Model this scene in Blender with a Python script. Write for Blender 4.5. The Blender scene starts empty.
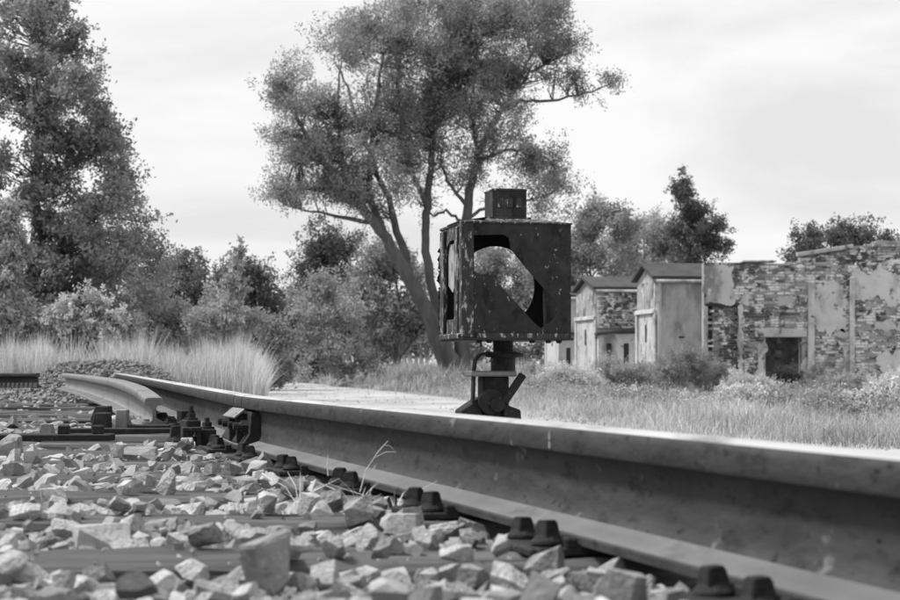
import bpy, bmesh, math, random
import numpy as np
from mathutils import Vector, Matrix, noise as mnoise

random.seed(7); RNG = np.random.default_rng(11)
SC = bpy.context.scene; COL = SC.collection
R = math.radians

# ------------------------------------------------------------------ camera
CAMZ = 0.24; FPX = 1800.0; HZ = 368.0          # eye height, focal length and horizon in photo pixels (900 x 600)
cd = bpy.data.cameras.new('camera'); cam = bpy.data.objects.new('camera', cd); COL.objects.link(cam)
cam.location = (0, 0, CAMZ); cam.rotation_euler = (R(90), 0, 0)
cd.sensor_width = 36; cd.lens = 72; cd.shift_y = (HZ - 300) / 900
cd.clip_start = 0.05; cd.clip_end = 3000
cd.dof.use_dof = True; cd.dof.focus_distance = 5.9; cd.dof.aperture_fstop = 10.5; cd.dof.aperture_blades = 7
SC.camera = cam

# ------------------------------------------------------------------ sky (black and white overcast)
SUN_EL, SUN_AZ = R(56), R(-82)                    # azimuth from +Y towards +X : from the left
w = bpy.data.worlds.new('World'); SC.world = w; w.use_nodes = True
nt = w.node_tree; nt.nodes.clear(); N = nt.nodes.new; L = nt.links.new
out = N('ShaderNodeOutputWorld'); bg = N('ShaderNodeBackground'); bg.inputs['Strength'].default_value = 0.1
sky = N('ShaderNodeTexSky'); sky.sky_type = 'NISHITA'; sky.sun_disc = False
sky.sun_elevation = SUN_EL; sky.sun_rotation = SUN_AZ; sky.dust_density = 4
bw = N('ShaderNodeRGBToBW'); L(sky.outputs[0], bw.inputs[0])
tc = N('ShaderNodeTexCoord'); mp = N('ShaderNodeMapping'); mp.inputs['Scale'].default_value = (1, 1, 3.2)
mp.inputs['Location'].default_value = (.35, .2, .1)
L(tc.outputs['Generated'], mp.inputs[0])
nz = N('ShaderNodeTexNoise'); nz.inputs['Scale'].default_value = 4.2; nz.inputs['Detail'].default_value = 6
nz.inputs['Roughness'].default_value = .52; nz.inputs['Distortion'].default_value = .4
L(mp.outputs[0], nz.inputs[0])
rp = N('ShaderNodeValToRGB'); e = rp.color_ramp.elements
e[0].position = .36; e[0].color = (8.6, 8.6, 8.6, 1); e[1].position = .56; e[1].color = (10.5, 10.5, 10.5, 1)
L(nz.outputs[0], rp.inputs[0])
mx = N('ShaderNodeMix'); mx.data_type = 'RGBA'; mx.inputs[0].default_value = .9
L(bw.outputs[0], mx.inputs[6]); L(rp.outputs[0], mx.inputs[7])
L(mx.outputs[2], bg.inputs[0]); L(bg.outputs[0], out.inputs[0])

sl = bpy.data.lights.new('sun', 'SUN'); sun = bpy.data.objects.new('sun', sl); COL.objects.link(sun)
sl.energy = 4.4; sl.angle = R(10); sl.color = (1, 1, 1)
ts = Vector((math.sin(SUN_AZ) * math.cos(SUN_EL), math.cos(SUN_AZ) * math.cos(SUN_EL), math.sin(SUN_EL)))
sun.rotation_euler = ts.to_track_quat('Z', 'Y').to_euler(); sun.location = (-20, 10, 30)

vs = SC.view_settings; vs.view_transform = 'Standard'; vs.look = 'None'; vs.exposure = 0; vs.gamma = 1
vs.use_curve_mapping = False
SC.render.engine = 'CYCLES'; SC.cycles.max_bounces = 6; SC.cycles.use_denoising = True
try: SC.cycles.denoiser = 'OPENIMAGEDENOISE'
except Exception: pass

# ------------------------------------------------------------------ helpers
def at(px, py, Y):                       # a point of the place seen at a photo pixel, Y metres away
    return Vector(((px - 450) / FPX * Y, Y, CAMZ + (HZ - py) / FPX * Y))
def tag(o, label=None, cat=None, group=None, kind=None):
    if label: o['label'] = label
    if cat: o['category'] = cat
    if group: o['group'] = group
    if kind: o['kind'] = kind
    return o
def empty(name, loc=(0, 0, 0), rz=0):
    o = bpy.data.objects.new(name, None); COL.objects.link(o); o.location = loc; o.rotation_euler = (0, 0, rz)
    o.empty_display_size = .1
    return o
def add(name, me, parent=None, mat=None):
    o = bpy.data.objects.new(name, me); COL.objects.link(o)
    if parent: o.parent = parent
    if mat and not me.materials: me.materials.append(mat)
    return o
def np_mesh(name, V, F, tone=None, mat=None):
    V = np.asarray(V, dtype=np.float32); F = np.asarray(F, dtype=np.int32); k = F.shape[1]
    me = bpy.data.meshes.new(name); me.vertices.add(len(V)); me.vertices.foreach_set('co', V.ravel())
    me.loops.add(F.size); me.loops.foreach_set('vertex_index', F.ravel())
    me.polygons.add(len(F)); me.polygons.foreach_set('loop_start', np.arange(0, F.size, k, dtype=np.int32))
    me.polygons.foreach_set('use_smooth', [False] * len(F)); me.update(calc_edges=True)
    if tone is not None:
        a = me.attributes.new('tone', 'FLOAT', 'FACE'); a.data.foreach_set('value', np.asarray(tone, dtype=np.float32))
    if mat: me.materials.append(mat)
    return me
def smooth(me, ang=35):
    me.polygons.foreach_set('use_smooth', [True] * len(me.polygons)); me.set_sharp_from_angle(angle=R(ang)); return me

class MB:
    """collects shapes; build() links them as one mesh object"""
    def __init__(s): s.v = []; s.f = []; s.t = []
    def quad_box(s, p, tone=.5):         # eight corners: bottom 4 (ccw), top 4
        b = len(s.v); s.v += [tuple(q) for q in p]
        for f in ((3, 2, 1, 0), (4, 5, 6, 7), (0, 1, 5, 4), (1, 2, 6, 5), (2, 3, 7, 6), (3, 0, 4, 7)):
            s.f.append(tuple(b + i for i in f)); s.t.append(tone)
    def box(s, c, d, m=None, tone=.5):
        x, y, z = d[0] / 2, d[1] / 2, d[2] / 2; c = Vector(c)
        p = [Vector(q) for q in ((-x, -y, -z), (x, -y, -z), (x, y, -z), (-x, y, -z), (-x, -y, z), (x, -y, z), (x, y, z), (-x, y, z))]
        s.quad_box([c + (m @ q if m else q) for q in p], tone)
    def tube(s, pts, rad, n=10, cap=True, tone=.5):
        pts = [Vector(p) for p in pts]; b = len(s.v); up = Vector((.31, .2, .93))
        for i, p in enumerate(pts):
            t = (pts[min(i + 1, len(pts) - 1)] - pts[max(i - 1, 0)]).normalized()
            a = t.cross(up)
            if a.length < .05: a = t.cross(Vector((1, 0, 0)))
            a.normalize(); c = t.cross(a)
            r = rad[i] if isinstance(rad, (list, tuple)) else rad
            for k in range(n):
                q = 2 * math.pi * k / n; s.v.append(tuple(p + (a * math.cos(q) + c * math.sin(q)) * r))
        for i in range(len(pts) - 1):
            for k in range(n):
                k2 = (k + 1) % n; o = b + i * n
                s.f.append((o + k, o + k2, o + n + k2, o + n + k)); s.t.append(tone)
        if cap:
            s.f.append(tuple(b + k for k in range(n))[::-1]); s.t.append(tone)
            e = b + (len(pts) - 1) * n; s.f.append(tuple(e + k for k in range(n))); s.t.append(tone)
    def lathe(s, c, prof, n=16, tone=.5, sq=0, rot=0):    # prof: (radius, z)
        b = len(s.v); c = Vector(c)
        for r, z in prof:
            for k in range(n):
                q = 2 * math.pi * k / n + rot; s.v.append((c.x + r * math.cos(q), c.y + r * math.sin(q), c.z + z))
        for i in range(len(prof) - 1):
            for k in range(n):
                k2 = (k + 1) % n; o = b + i * n
                s.f.append((o + k, o + k2, o + n + k2, o + n + k)); s.t.append(tone)
        s.f.append(tuple(b + k for k in range(n))[::-1]); s.t.append(tone)
        e = b + (len(prof) - 1) * n; s.f.append(tuple(e + k for k in range(n))); s.t.append(tone)
    def build(s, name, mat, parent=None, sm=None, bevel=0, off=None):
        me = bpy.data.meshes.new(name)
        V = s.v if off is None else [(x - off[0], y - off[1], z - off[2]) for x, y, z in s.v]
        me.from_pydata(V, [], s.f); me.update()
        if bevel:
            bm = bmesh.new(); bm.from_mesh(me)
            bmesh.ops.recalc_face_normals(bm, faces=bm.faces)
            bmesh.ops.bevel(bm, geom=[ed for ed in bm.edges if ed.is_manifold and ed.calc_face_angle(0) > .4], offset=bevel, segments=1, affect='EDGES', clamp_overlap=True)
            bm.to_mesh(me); bm.free()
        else:
            a = me.attributes.new('tone', 'FLOAT', 'FACE'); a.data.foreach_set('value', s.t)
        if sm: smooth(me, sm)
        return add(name, me, parent, mat)

def poly_plate(name, outer, holes, thick, mat, parent, M, bevel=0):
    """plate from a 2-D outline with holes (triangulated), extruded along local -y by thick; M places it"""
    bm = bmesh.new(); edges = []
    for loop in [outer] + holes:
        vs_ = [bm.verts.new((x, 0, z)) for x, z in loop]
        for i in range(len(vs_)): edges.append(bm.edges.new((vs_[i], vs_[(i + 1) % len(vs_)])))
    bmesh.ops.triangle_fill(bm, edges=edges, use_beauty=True, use_dissolve=False)
    ret = bmesh.ops.extrude_face_region(bm, geom=bm.faces[:])
    for v in ret['geom']:
        if isinstance(v, bmesh.types.BMVert): v.co.y += thick
    bmesh.ops.recalc_face_normals(bm, faces=bm.faces)
    bm.transform(M); me = bpy.data.meshes.new(name); bm.to_mesh(me); bm.free()
    return add(name, me, parent, mat)

# ------------------------------------------------------------------ materials (all grey: the photograph is black and white)
def mat(name, lo, hi, scale=8, rough=.8, bump=.3, bscale=None, stretch=(1, 1, 1), src=None, amt=.5, metal=0, coords='Object', detail=6, extra=None, trans=0, bdist=.004, spec=.3):
    m = bpy.data.materials.new(name); m.use_nodes = True; nt = m.node_tree; N = nt.nodes.new; L = nt.links.new
    p = nt.nodes['Principled BSDF']; o = nt.nodes['Material Output']
    tc = N('ShaderNodeTexCoord'); mp = N('ShaderNodeMapping'); mp.inputs['Scale'].default_value = stretch
    if coords == 'World':
        g = N('ShaderNodeNewGeometry'); L(g.outputs['Position'], mp.inputs[0])
    else: L(tc.outputs[coords], mp.inputs[0])
    n1 = N('ShaderNodeTexNoise'); n1.inputs['Scale'].default_value = scale; n1.inputs['Detail'].default_value = detail; n1.inputs['Roughness'].default_value = .62
    L(mp.outputs[0], n1.inputs[0])
    r = N('ShaderNodeMapRange'); r.inputs[1].default_value = .3; r.inputs[2].default_value = .7
    r.inputs[3].default_value = lo; r.inputs[4].default_value = hi; L(n1.outputs[0], r.inputs[0]); val = r.outputs[0]
    if src:                                # per-piece tone: each piece its own shade
        if src == 'random': q = N('ShaderNodeObjectInfo').outputs['Random']
        else:
            at_ = N('ShaderNodeAttribute'); at_.attribute_name = 'tone'; q = at_.outputs['Fac']
        k = N('ShaderNodeMapRange'); k.inputs[3].default_value = 1 - amt; k.inputs[4].default_value = 1 + amt; L(q, k.inputs[0])
        mu = N('ShaderNodeMath'); mu.operation = 'MULTIPLY'; L(val, mu.inputs[0]); L(k.outputs[0], mu.inputs[1]); val = mu.outputs[0]
    for (sc, p0, p1, tone, st, dtl) in (extra or []):        # patches of wear: (scale, from, to, grey, stretch, detail)
        mp2 = N('ShaderNodeMapping'); mp2.inputs['Scale'].default_value = st; mp2.inputs['Location'].default_value = (sc, 3.1, 1.7)
        L(mp.inputs[0].links[0].from_socket, mp2.inputs[0])
        n2 = N('ShaderNodeTexNoise'); n2.inputs['Scale'].default_value = sc; n2.inputs['Detail'].default_value = dtl; n2.inputs['Roughness'].default_value = .65
        L(mp2.outputs[0], n2.inputs[0])
        r2 = N('ShaderNodeMapRange'); r2.inputs[1].default_value = p0; r2.inputs[2].default_value = p1; L(n2.outputs[0], r2.inputs[0])
        mm = N('ShaderNodeMix'); mm.data_type = 'FLOAT'; L(r2.outputs[0], mm.inputs[0]); L(val, mm.inputs[2]); mm.inputs[3].default_value = tone; val = mm.outputs[0]
    cc = N('ShaderNodeCombineColor'); [L(val, cc.inputs[i]) for i in range(3)]
    L(cc.outputs[0], p.inputs['Base Color']); p.inputs['Roughness'].default_value = rough; p.inputs['Metallic'].default_value = metal
    p.inputs['Specular IOR Level'].default_value = spec
    if bump:
        nb = N('ShaderNodeTexNoise'); nb.inputs['Scale'].default_value = bscale or scale * 4; nb.inputs['Detail'].default_value = 5; L(mp.outputs[0], nb.inputs[0])
        b = N('ShaderNodeBump'); b.inputs['Strength'].default_value = bump; b.inputs['Distance'].default_value = bdist
        L(nb.outputs[0], b.inputs['Height']); L(b.outputs[0], p.inputs['Normal'])
    if trans:
        t = N('ShaderNodeBsdfTranslucent'); L(cc.outputs[0], t.inputs[0]); ms = N('ShaderNodeMixShader'); ms.inputs[0].default_value = trans
        L(p.outputs[0], ms.inputs[1]); L(t.outputs[0], ms.inputs[2]); L(ms.outputs[0], o.inputs['Surface'])
    return m

M = {}
M['ground'] = mat('dry_ground', .18, .34, 3, .95, .5, 30, coords='World', bdist=.02)
M['road'] = mat('sandy_road', .28, .46, .8, .95, .6, 14, coords='World', stretch=(1, .5, 1), extra=[(2.5, .55, .66, .2, (1, .4, 1), 7)], bdist=.02)
M['bed'] = mat('ballast_grit', .03, .08, 60, .95, .8, 90, coords='World')  # near-black colour, so the gaps between stones look deeply shaded
STX = [(5, .58, .68, .20, (1, 1, 1), 8), (3, .62, .70, .55, (1, 1, 1), 8), (9, .60, .66, .09, (1, 1, 1), 8)]
STD = [(55, .56, .66, .14, (1, 1, 1), 4), (22, .60, .70, .50, (1, 1, 1), 5)]
M['stone'] = mat('crushed_stone', .23, .44, 2.2, .9, 1.0, 6, src='random', amt=.42, extra=STX, bdist=.006, detail=9)
M['stone_mass'] = mat('crushed_stone_mass', .20, .39, 40, .88, .7, 150, src='tone', amt=.4, bdist=.004)
M['stone_big'] = mat('pale_granite', .28, .44, 45, .88, .8, 140, extra=[(60, .58, .66, .22, (1, 1, 1), 6)], bdist=.004)
M['stone_dark'] = mat('grey_granite', .17, .30, 30, .85, .8, 110, extra=STD, bdist=.003)
M['wood'] = mat('weathered_timber', .03, .15, 16, .9, 1.0, 40, stretch=(.12, 2.2, 2.2), bdist=.01, extra=[(7, .55, .66, .03, (.10, 3, 3), 6), (3, .5, .65, .07, (.5, 1, 1), 5)])
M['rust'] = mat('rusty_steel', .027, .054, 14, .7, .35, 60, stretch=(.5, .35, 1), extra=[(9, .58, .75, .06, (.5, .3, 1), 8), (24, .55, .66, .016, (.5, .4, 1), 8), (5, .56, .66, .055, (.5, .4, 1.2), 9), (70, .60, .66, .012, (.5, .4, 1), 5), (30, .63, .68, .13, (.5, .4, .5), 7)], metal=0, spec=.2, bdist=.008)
M['foot'] = mat('dusty_lit_rail_foot', .10, .17, 10, .8, .3, 60, stretch=(.5, .35, 1), extra=[(16, .56, .7, .09, (.5, .3, 1), 6)], spec=.3)  # dust on the foot slopes, paled further to stand for light from above
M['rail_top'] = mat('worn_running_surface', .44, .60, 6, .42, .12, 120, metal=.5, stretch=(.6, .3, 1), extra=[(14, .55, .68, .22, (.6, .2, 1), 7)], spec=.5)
M['iron'] = mat('dark_rusty_iron', .016, .038, 30, .75, .5, 160, extra=[(60, .62, .72, .10, (1, 1, 1), 4)], metal=0, spec=.18)
M['soot'] = mat('oily_black_iron', .012, .03, 30, .75, .5, 120, extra=[(30, .6, .7, .07, (1, 1, 1), 6)])
M['worn'] = mat('worn_bright_steel', .14, .24, 12, .5, .3, 120, metal=.3, extra=[(10, .55, .7, .08, (1, 1, 1), 5)], spec=.5)
PEEL = [(11, .54, .60, .012, (1, 1, .6), 6), (5, .54, .66, .065, (1, 1, .5), 9), (46, .635, .67, .28, (1.2, 1.2, .7), 9)]
M['lantern'] = mat('peeling_dark_paint', .016, .040, 20, .65, .7, 60, extra=PEEL, spec=.2)
M['lantern_peel'] = mat('heavily_peeling_paint', .018, .04, 20, .6, .9, 60, extra=[(42, .545, .585, .36, (1.3, 1.3, .45), 9), (24, .53, .59, .012, (1.4, 1.4, .5), 7)], spec=.4)
M['light_spot'] = mat('pale_light_spot', .28, .42, 20, .5, .2, 60, extra=[(14, .5, .6, .12, (1, 1, 1), 6)])  # pale colour for the light spot in the lantern's side opening
M['lantern_in'] = mat('sooty_inner_paint', .02, .04, 20, .7, .4, 60)
M['plaster'] = mat('old_render_plaster', .50, .66, 1.6, .92, .5, 14, coords='World', extra=[(1.1, .50, .62, .25, (1, 1, .5), 8), (3, .58, .66, .66, (1, 1, .8), 8), (5, .60, .66, .11, (1, 1, 1), 8)], bdist=.02)
M['plaster_l'] = mat('pale_render_plaster', .40, .56, 1.5, .92, .5, 14, coords='World', extra=[(1.6, .52, .60, .28, (1, 1, .4), 9), (4, .57, .63, .12, (1, 1, .6), 9), (9, .60, .66, .66, (1, 1, .7), 7)], bdist=.02)
M['plaster_g'] = mat('grey_render_plaster', .46, .56, 1.0, .92, .4, 14, coords='World', extra=[(.8, .48, .58, .28, (1, 1, .6), 9), (3, .60, .68, .66, (1, 1, .4), 8), (5, .62, .68, .2, (1, 1, .5), 8)], bdist=.02)
M['stained'] = mat('stained_gable_render', .22, .42, 3, .93, .7, 14, coords='World', extra=[(2.2, .52, .6, .12, (1, 1, .8), 9), (5, .57, .62, .55, (1, 1, .7), 8)], bdist=.03)
M['mortar'] = mat('lime_mortar', .22, .42, 2.5, .95, .8, 16, coords='World', bdist=.03)
BRX = [(.75, .52, .57, .085, (1, 1, .9), 9), (2.4, .535, .57, .72, (1, 1, 1.2), 9), (6, .55, .59, .80, (.8, 1, 1.2), 7), (5, .58, .62, .05, (.9, 1, 1.2), 7)]
M['brick'] = mat('old_brick', .24, .38, 9, .92, .6, 30, src='random', amt=.72, coords='World', extra=BRX, bdist=.02)
M['brick_mass'] = mat('old_brick_mass', .24, .38, 9, .92, .6, 30, src='tone', amt=.72, coords='World', extra=BRX, bdist=.02)
M['brick_in'] = mat('shade_dark_brick', .05, .16, 6, .95, .8, 14, coords='World', extra=[(3, .56, .64, .25, (1, 1, 1), 8)], bdist=.03)  # brick darkened in its colour for the shade inside the doorway
M['roof'] = mat('tarred_roofing', .04, .08, 3, .8, .4, 14, coords='World', bdist=.02)
M['dark'] = mat('dark_interior', .03, .06, 3, .95, .4)
M['pale_wood'] = mat('pale_planks', .28, .44, 3, .9, .3, 20, stretch=(2, 2, .3))
def leafmat(n, lo, hi, amt=.55, trans=.35): return mat(n, lo, hi, 1.2, .6, 0, src='tone', amt=amt, coords='World', trans=trans, detail=2, spec=.1)
M['leaf_mid'] = leafmat('leaf_mid_grey', .25, .36)
M['leaf_dark'] = leafmat('leaf_dark_grey', .12, .18)
M['leaf_light'] = leafmat('leaf_light_grey', .33, .45)
M['leaf_pale'] = leafmat('leaf_pale_grey', .54, .68, .35)
M['bark'] = mat('furrowed_bark', .07, .15, 5, .95, .9, 14, stretch=(1, 1, .3), coords='World', bdist=.05)
M['bark_l'] = mat('pale_bark', .2, .34, 5, .95, .6, 14, coords='World')
M['reed'] = leafmat('dry_reed', .54, .72, .45, .35)
M['weed'] = leafmat('pale_weeds', .29, .50, .65, .3)
M['weed_mix'] = leafmat('mixed_weeds', .22, .42, .65, .35)
M['straw'] = mat('bleached_straw', .6, .75, 20, .8, 0)
M['weed_dark'] = leafmat('dark_weeds', .10, .17, .45, .3)

# ------------------------------------------------------------------ ground, road, ballast bed
RX0, RS1, JY, RS2 = .36, -.28, 5.15, -.225
def railx(Y): return RX0 + RS1 * (Y - 1.85) if Y < JY else RX0 + RS1 * (JY - 1.85) + RS2 * (Y - JY)
def grade(Y): return .004 * max(0, min(Y, 22) - 5)
def sst(x): x = min(1, max(0, x)); return x * x * (3 - 2 * x)
def gz(X, Y):
    s = X - railx(Y)
    b = sst((s + 3.6) / .9) * sst((1.7 - s) / .9) * sst((21 - Y) / 3)
    z = -.30 + b * (.23 + grade(Y)) - .36 * sst((X - 1.2) / 2.6) * sst((Y - 13) / 24) * sst((90 - Y) / 20)
    far = sst((Y - 5) / 20) * .04
    return z + far * (mnoise.noise(Vector((X * .25, Y * .25, 3))))
def axis(parts): return np.unique(np.concatenate([np.linspace(*p) for p in parts]).round(4))
xs = axis([(-1200, -60, 12), (-60, -12, 17), (-12, 16, 71), (16, 60, 14), (60, 1200, 12)])
ys = axis([(-300, -8, 10), (-8, 30, 96), (30, 80, 51), (80, 300, 16), (300, 2400, 12)])
V = [(x, y, gz(x, y)) for y in ys for x in xs]; nx = len(xs)
F = [(j * nx + i, j * nx + i + 1, (j + 1) * nx + i + 1, (j + 1) * nx + i) for j in range(len(ys) - 1) for i in range(nx - 1)]
tag(add('ground', smooth(np_mesh('ground', V, F, mat=M['ground']), 80)), kind='structure')

def roadx(Y): return -.165 * (Y - 32.4)                    # right-hand edge of the sandy road
V = []; F = []; yy = np.linspace(2, 110, 109); nxr = 7
for y in yy:
    for i in range(nxr):
        x = roadx(y) - 4.1 * (1 - i / (nxr - 1)) + (.25 * mnoise.noise(Vector((0, y * .3, i))) if i in (0, nxr - 1) else 0)
        V.append((x, y, gz(x, y) + .035 - (.03 if i in (0, nxr - 1) else 0)))
for j in range(len(yy) - 1):
    for i in range(nxr - 1): F.append((j * nxr + i, j * nxr + i + 1, (j + 1) * nxr + i + 1, (j + 1) * nxr + i))
tag(add('road', smooth(np_mesh('road', V, F, mat=M['road']), 80)), kind='structure')

V = []; F = []; yy = np.linspace(.3, 20, 198); ss = np.linspace(-3.3, 1.3, 47)
for y in yy:
    for s in ss:
        x = railx(y) + s
        edge = sst((s + 3.3) / .5) * sst((1.3 - s) / .5)
        V.append((x, y, -.062 + grade(y) - .16 * (1 - edge) + .012 * mnoise.noise(Vector((x * 14, y * 14, 0))) * edge))
n = len(ss)
for j in range(len(yy) - 1):
    for i in range(n - 1): F.append((j * n + i, j * n + i + 1, (j + 1) * n + i + 1, (j + 1) * n + i))
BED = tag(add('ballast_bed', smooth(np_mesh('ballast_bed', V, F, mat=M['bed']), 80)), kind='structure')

# ------------------------------------------------------------------ rails
def rail_profile(h=.149, a=.0335):
    k = h - .149
    half = [(.0625, 0), (.0625, .010), (.060, .0125), (.036, .0185), (.016, .025), (.0095, .033), (.0072, .045), (.0072, .090 + k),
            (.0095, .102 + k), (.014, .1075 + k), (a - .0015, .1125 + k), (a, .115 + k), (a, .136 + k), (a - .0012, .141 + k), (a - .005, .1455 + k), (a - .012, .148 + k), (0, .149 + k)]
    return half + [(-x, z) for x, z in half[-2::-1]]
def sweep(path, prof, topf=None):
    """path: list of (x, y, z). Returns verts, faces, profile count"""
    V = []; F = []; n = len(prof); P = [Vector(p) for p in path]
    for i, p in enumerate(P):
        t = P[min(i + 1, len(P) - 1)] - P[max(i - 1, 0)]; t.z = 0; t.normalize(); nn = Vector((t.y, -t.x, 0))
        for (u, v) in prof:
            if topf: v = topf(i, v)
            q = p + nn * u; V.append((q.x, q.y, p.z + v))
    for i in range(len(P) - 1):
        for k in range(n):
            k2 = (k + 1) % n; F.append((i * n + k, i * n + k2, (i + 1) * n + k2, (i + 1) * n + k))
    F.append(tuple(range(n))); F.append(tuple(range((len(P) - 1) * n, len(P) * n))[::-1])
    return V, F
def rail_obj(name, path, parent=None, prof=None, topf=None, shiny=True, rootloc=None, mats=('rust', 'rail_top')):
    prof = prof or rail_profile(); V, F = sweep(path, prof, topf)
    if rootloc is not None: V = [(x - rootloc[0], y - rootloc[1], z - rootloc[2]) for x, y, z in V]
    me = bpy.data.meshes.new(name); me.from_pydata(V, [], F); me.update()
    bm = bmesh.new(); bm.from_mesh(me); bmesh.ops.recalc_face_normals(bm, faces=bm.faces); bm.to_mesh(me); bm.free()
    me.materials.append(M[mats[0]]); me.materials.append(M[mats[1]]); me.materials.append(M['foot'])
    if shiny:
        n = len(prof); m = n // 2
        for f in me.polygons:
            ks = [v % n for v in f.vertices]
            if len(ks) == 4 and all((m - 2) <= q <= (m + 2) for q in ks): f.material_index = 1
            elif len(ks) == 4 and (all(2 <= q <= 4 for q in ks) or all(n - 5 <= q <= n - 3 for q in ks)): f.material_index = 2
    smooth(me, 40)
    return add(name, me, parent)
FZ = .012
def rpath(y0, y1, n): return [(railx(y), y, FZ + grade(y)) for y in np.linspace(y0, y1, n)]
near = empty('running_rail', (railx(2.8), 2.8, FZ))
rail_obj('rail_bar', rpath(.4, JY - .004, 14), near, rootloc=near.location)
t, l = rdir0 = (Vector((RS1, 1, 0)).normalized(), Vector((-1, RS1, 0)).normalized())
b = MB(); Yd = 2.52
for (dz, hz_) in ((.134, .012), (.121, .010)):
    c = Vector((railx(Yd), Yd, FZ + dz)) + l * .0345; b.box(c, (.005, .0022, hz_), Matrix((t, l, Vector((0, 0, 1)))).transposed())
b.build('paint_drip', M['plaster_l'], near, off=near.location)
tag(near, 'long rusty running rail with bright worn top crossing the foreground to the right', 'rail')
farr = empty('running_rail', (railx(9), 9, FZ + grade(9)))
rail_obj('rail_bar', rpath(JY + .004, 19, 24), farr, rootloc=farr.location)
tag(farr, 'running rail beyond the joint, receding behind the flared check rail', 'rail')
# fishplate bolted across the joint (belongs to the far rail)
def rdir(Y):
    s = RS1 if Y < JY else RS2; t = Vector((s, 1, 0)).normalized(); return t, Vector((-t.y, t.x, 0))   # along, towards the left
fb = MB(); prof = [(.008, .030), (.050, .012), (.054, .014), (.054, .020), (.037, .045), (.034, .093), (.031, .106), (.008, .103)]
fp = []
for Y in (4.98, 5.08, 5.15, 5.3, 5.5): fp.append((railx(Y), Y, FZ + grade(Y)))
V, F = sweep(fp, [(-u, v) for u, v in prof]); fb.v = V; fb.f = F; fb.t = [.5] * len(F)
fish = fb.build('fishplate', M['iron'], farr, bevel=0, off=farr.location)
for Y in (5.03, 5.12, 5.26, 5.40):
    t, l = rdir(Y); b = MB(); c = Vector((railx(Y), Y, FZ + grade(Y) + .066)) + l * .024
    b.tube([c, c + l * .008], .021, 14); b.tube([c + l * .008, c + l * .030], .0175, 6); b.tube([c + l * .03, c + l * .052], .0105, 10)
    b.build('fish_bolt', M['iron'], fish, off=farr.location)
# slanting cover plate resting against the head at the joint
b = MB(); t, l = rdir(5.05); c = Vector((railx(5.14), 5.14, FZ + .100)) + l * .056
m_ = Matrix((t, l, Vector((0, 0, 1)))).transposed(); m_ = m_ @ Matrix.Rotation(R(-38), 3, 'X')
b.box(c, (.20, .040, .008), m_); b.build('cover_plate', M['worn'], fish, off=farr.location, bevel=.002)
for dy in (.04, .19):
    b = MB(); c2 = Vector((railx(5.02 + dy), 5.02 + dy, FZ + .06)) + l * .052
    b.box(c2, (.012, .02, .085), Matrix((t, l, Vector((0, 0, 1)))).transposed()); b.build('cover_bracket', M['iron'], fish, off=farr.location)

# check rail with its flared, planed-down end towards the camera
NC = 34; cp = []; CT = []; YK = [7.0, 7.35, 7.8, 8.4, 9.2, 11.2, 13.0]
for i in range(NC):
    Y = 7.0 + 6.0 * (i / (NC - 1)) ** 1.4
    cp.append((float(np.interp(Y, YK, [-1.150, -1.235, -1.347, -1.498, -1.70, -2.245, -2.77])), Y, float(np.interp(Y, YK, [.010, .012, .018, .027, .040, .066, .086]))))
    CT.append(float(np.interp(Y, YK, [.124, .142, .160, .172, .182, .194, .202])) - cp[-1][2])
def planed(i, v): return v * CT[i] / .149
chk = empty('check_rail', cp[0])
rail_obj('rail_bar', cp, chk, prof=rail_profile(.149, .036), topf=planed, rootloc=chk.location, mats=('worn', 'worn'))
tag(chk, 'short check rail with a worn sloping end facing the camera, beside the joint', 'rail')
def cprt(name, c, d, mt='iron', rz=0, bev=.003):
    b = MB(); b.box(c, d, Matrix.Rotation(rz, 3, 'Z')); return b.build(name, M[mt], chk, off=chk.location, bevel=bev)
e0 = Vector(cp[0]); e1 = Vector(cp[6])
rz = math.atan2(.262, 1)
def wedge(name, c, w0, w1, d, h, mt='iron'):
    b = MB(); x, y, z = c; b.quad_box([(x - w0, y - d, z), (x + w0, y - d, z), (x + w0, y + d, z), (x - w0, y + d, z), (x + w0 - 2 * w1, y - d * .8, z + h), (x + w0, y - d * .8, z + h), (x + w0, y + d * .8, z + h), (x + w0 - 2 * w1, y + d * .8, z + h)])
    return b.build(name, M[mt], chk, off=chk.location, bevel=.004)
wedge('brace_block', (e0.x - .108, e0.y - .10, .002), .026, .022, .03, .080, 'worn'); wedge('brace_block', (e0.x - .165, e0.y - .22, -.01), .034, .026, .05, .082); wedge('brace_block', (e0.x - .36, e0.y + .80, .015), .04, .03, .05, .06)
cprt('spacer_block', (e0.x + .115, e0.y + .14, .035), (.08, .16, .075), 'iron', rz)
cprt('chair_plate', (e0.x + .02, e0.y - .12, -.010), (.50, .42, .032), 'soot', 0); cprt('chair_plate', (e0.x + .10, e0.y - .82, -.016), (.56, .66, .034), 'soot', 0)
cprt('chair_plate', (e0.x - .40, e0.y + .8, .004), (.40, .2, .02), 'iron', rz)
cprt('stretcher_bar', (e0.x + .10, e0.y - .62, .014), (.60, .05, .026), 'soot', .02)
cprt('packing_block', (e0.x + .0, e0.y - .08, .012), (.16, .10, .02), 'soot', 0)
for (dx, dy) in ((-.035, .03), (.045, .06)):
    b = MB(); b.lathe((e0.x + dx, e0.y + dy, .018), [(.02, 0), (.02, .012), (.012, .014), (.012, .022)], 8); b.build('rail_bolt', M['worn'], chk, off=chk.location)

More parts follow.
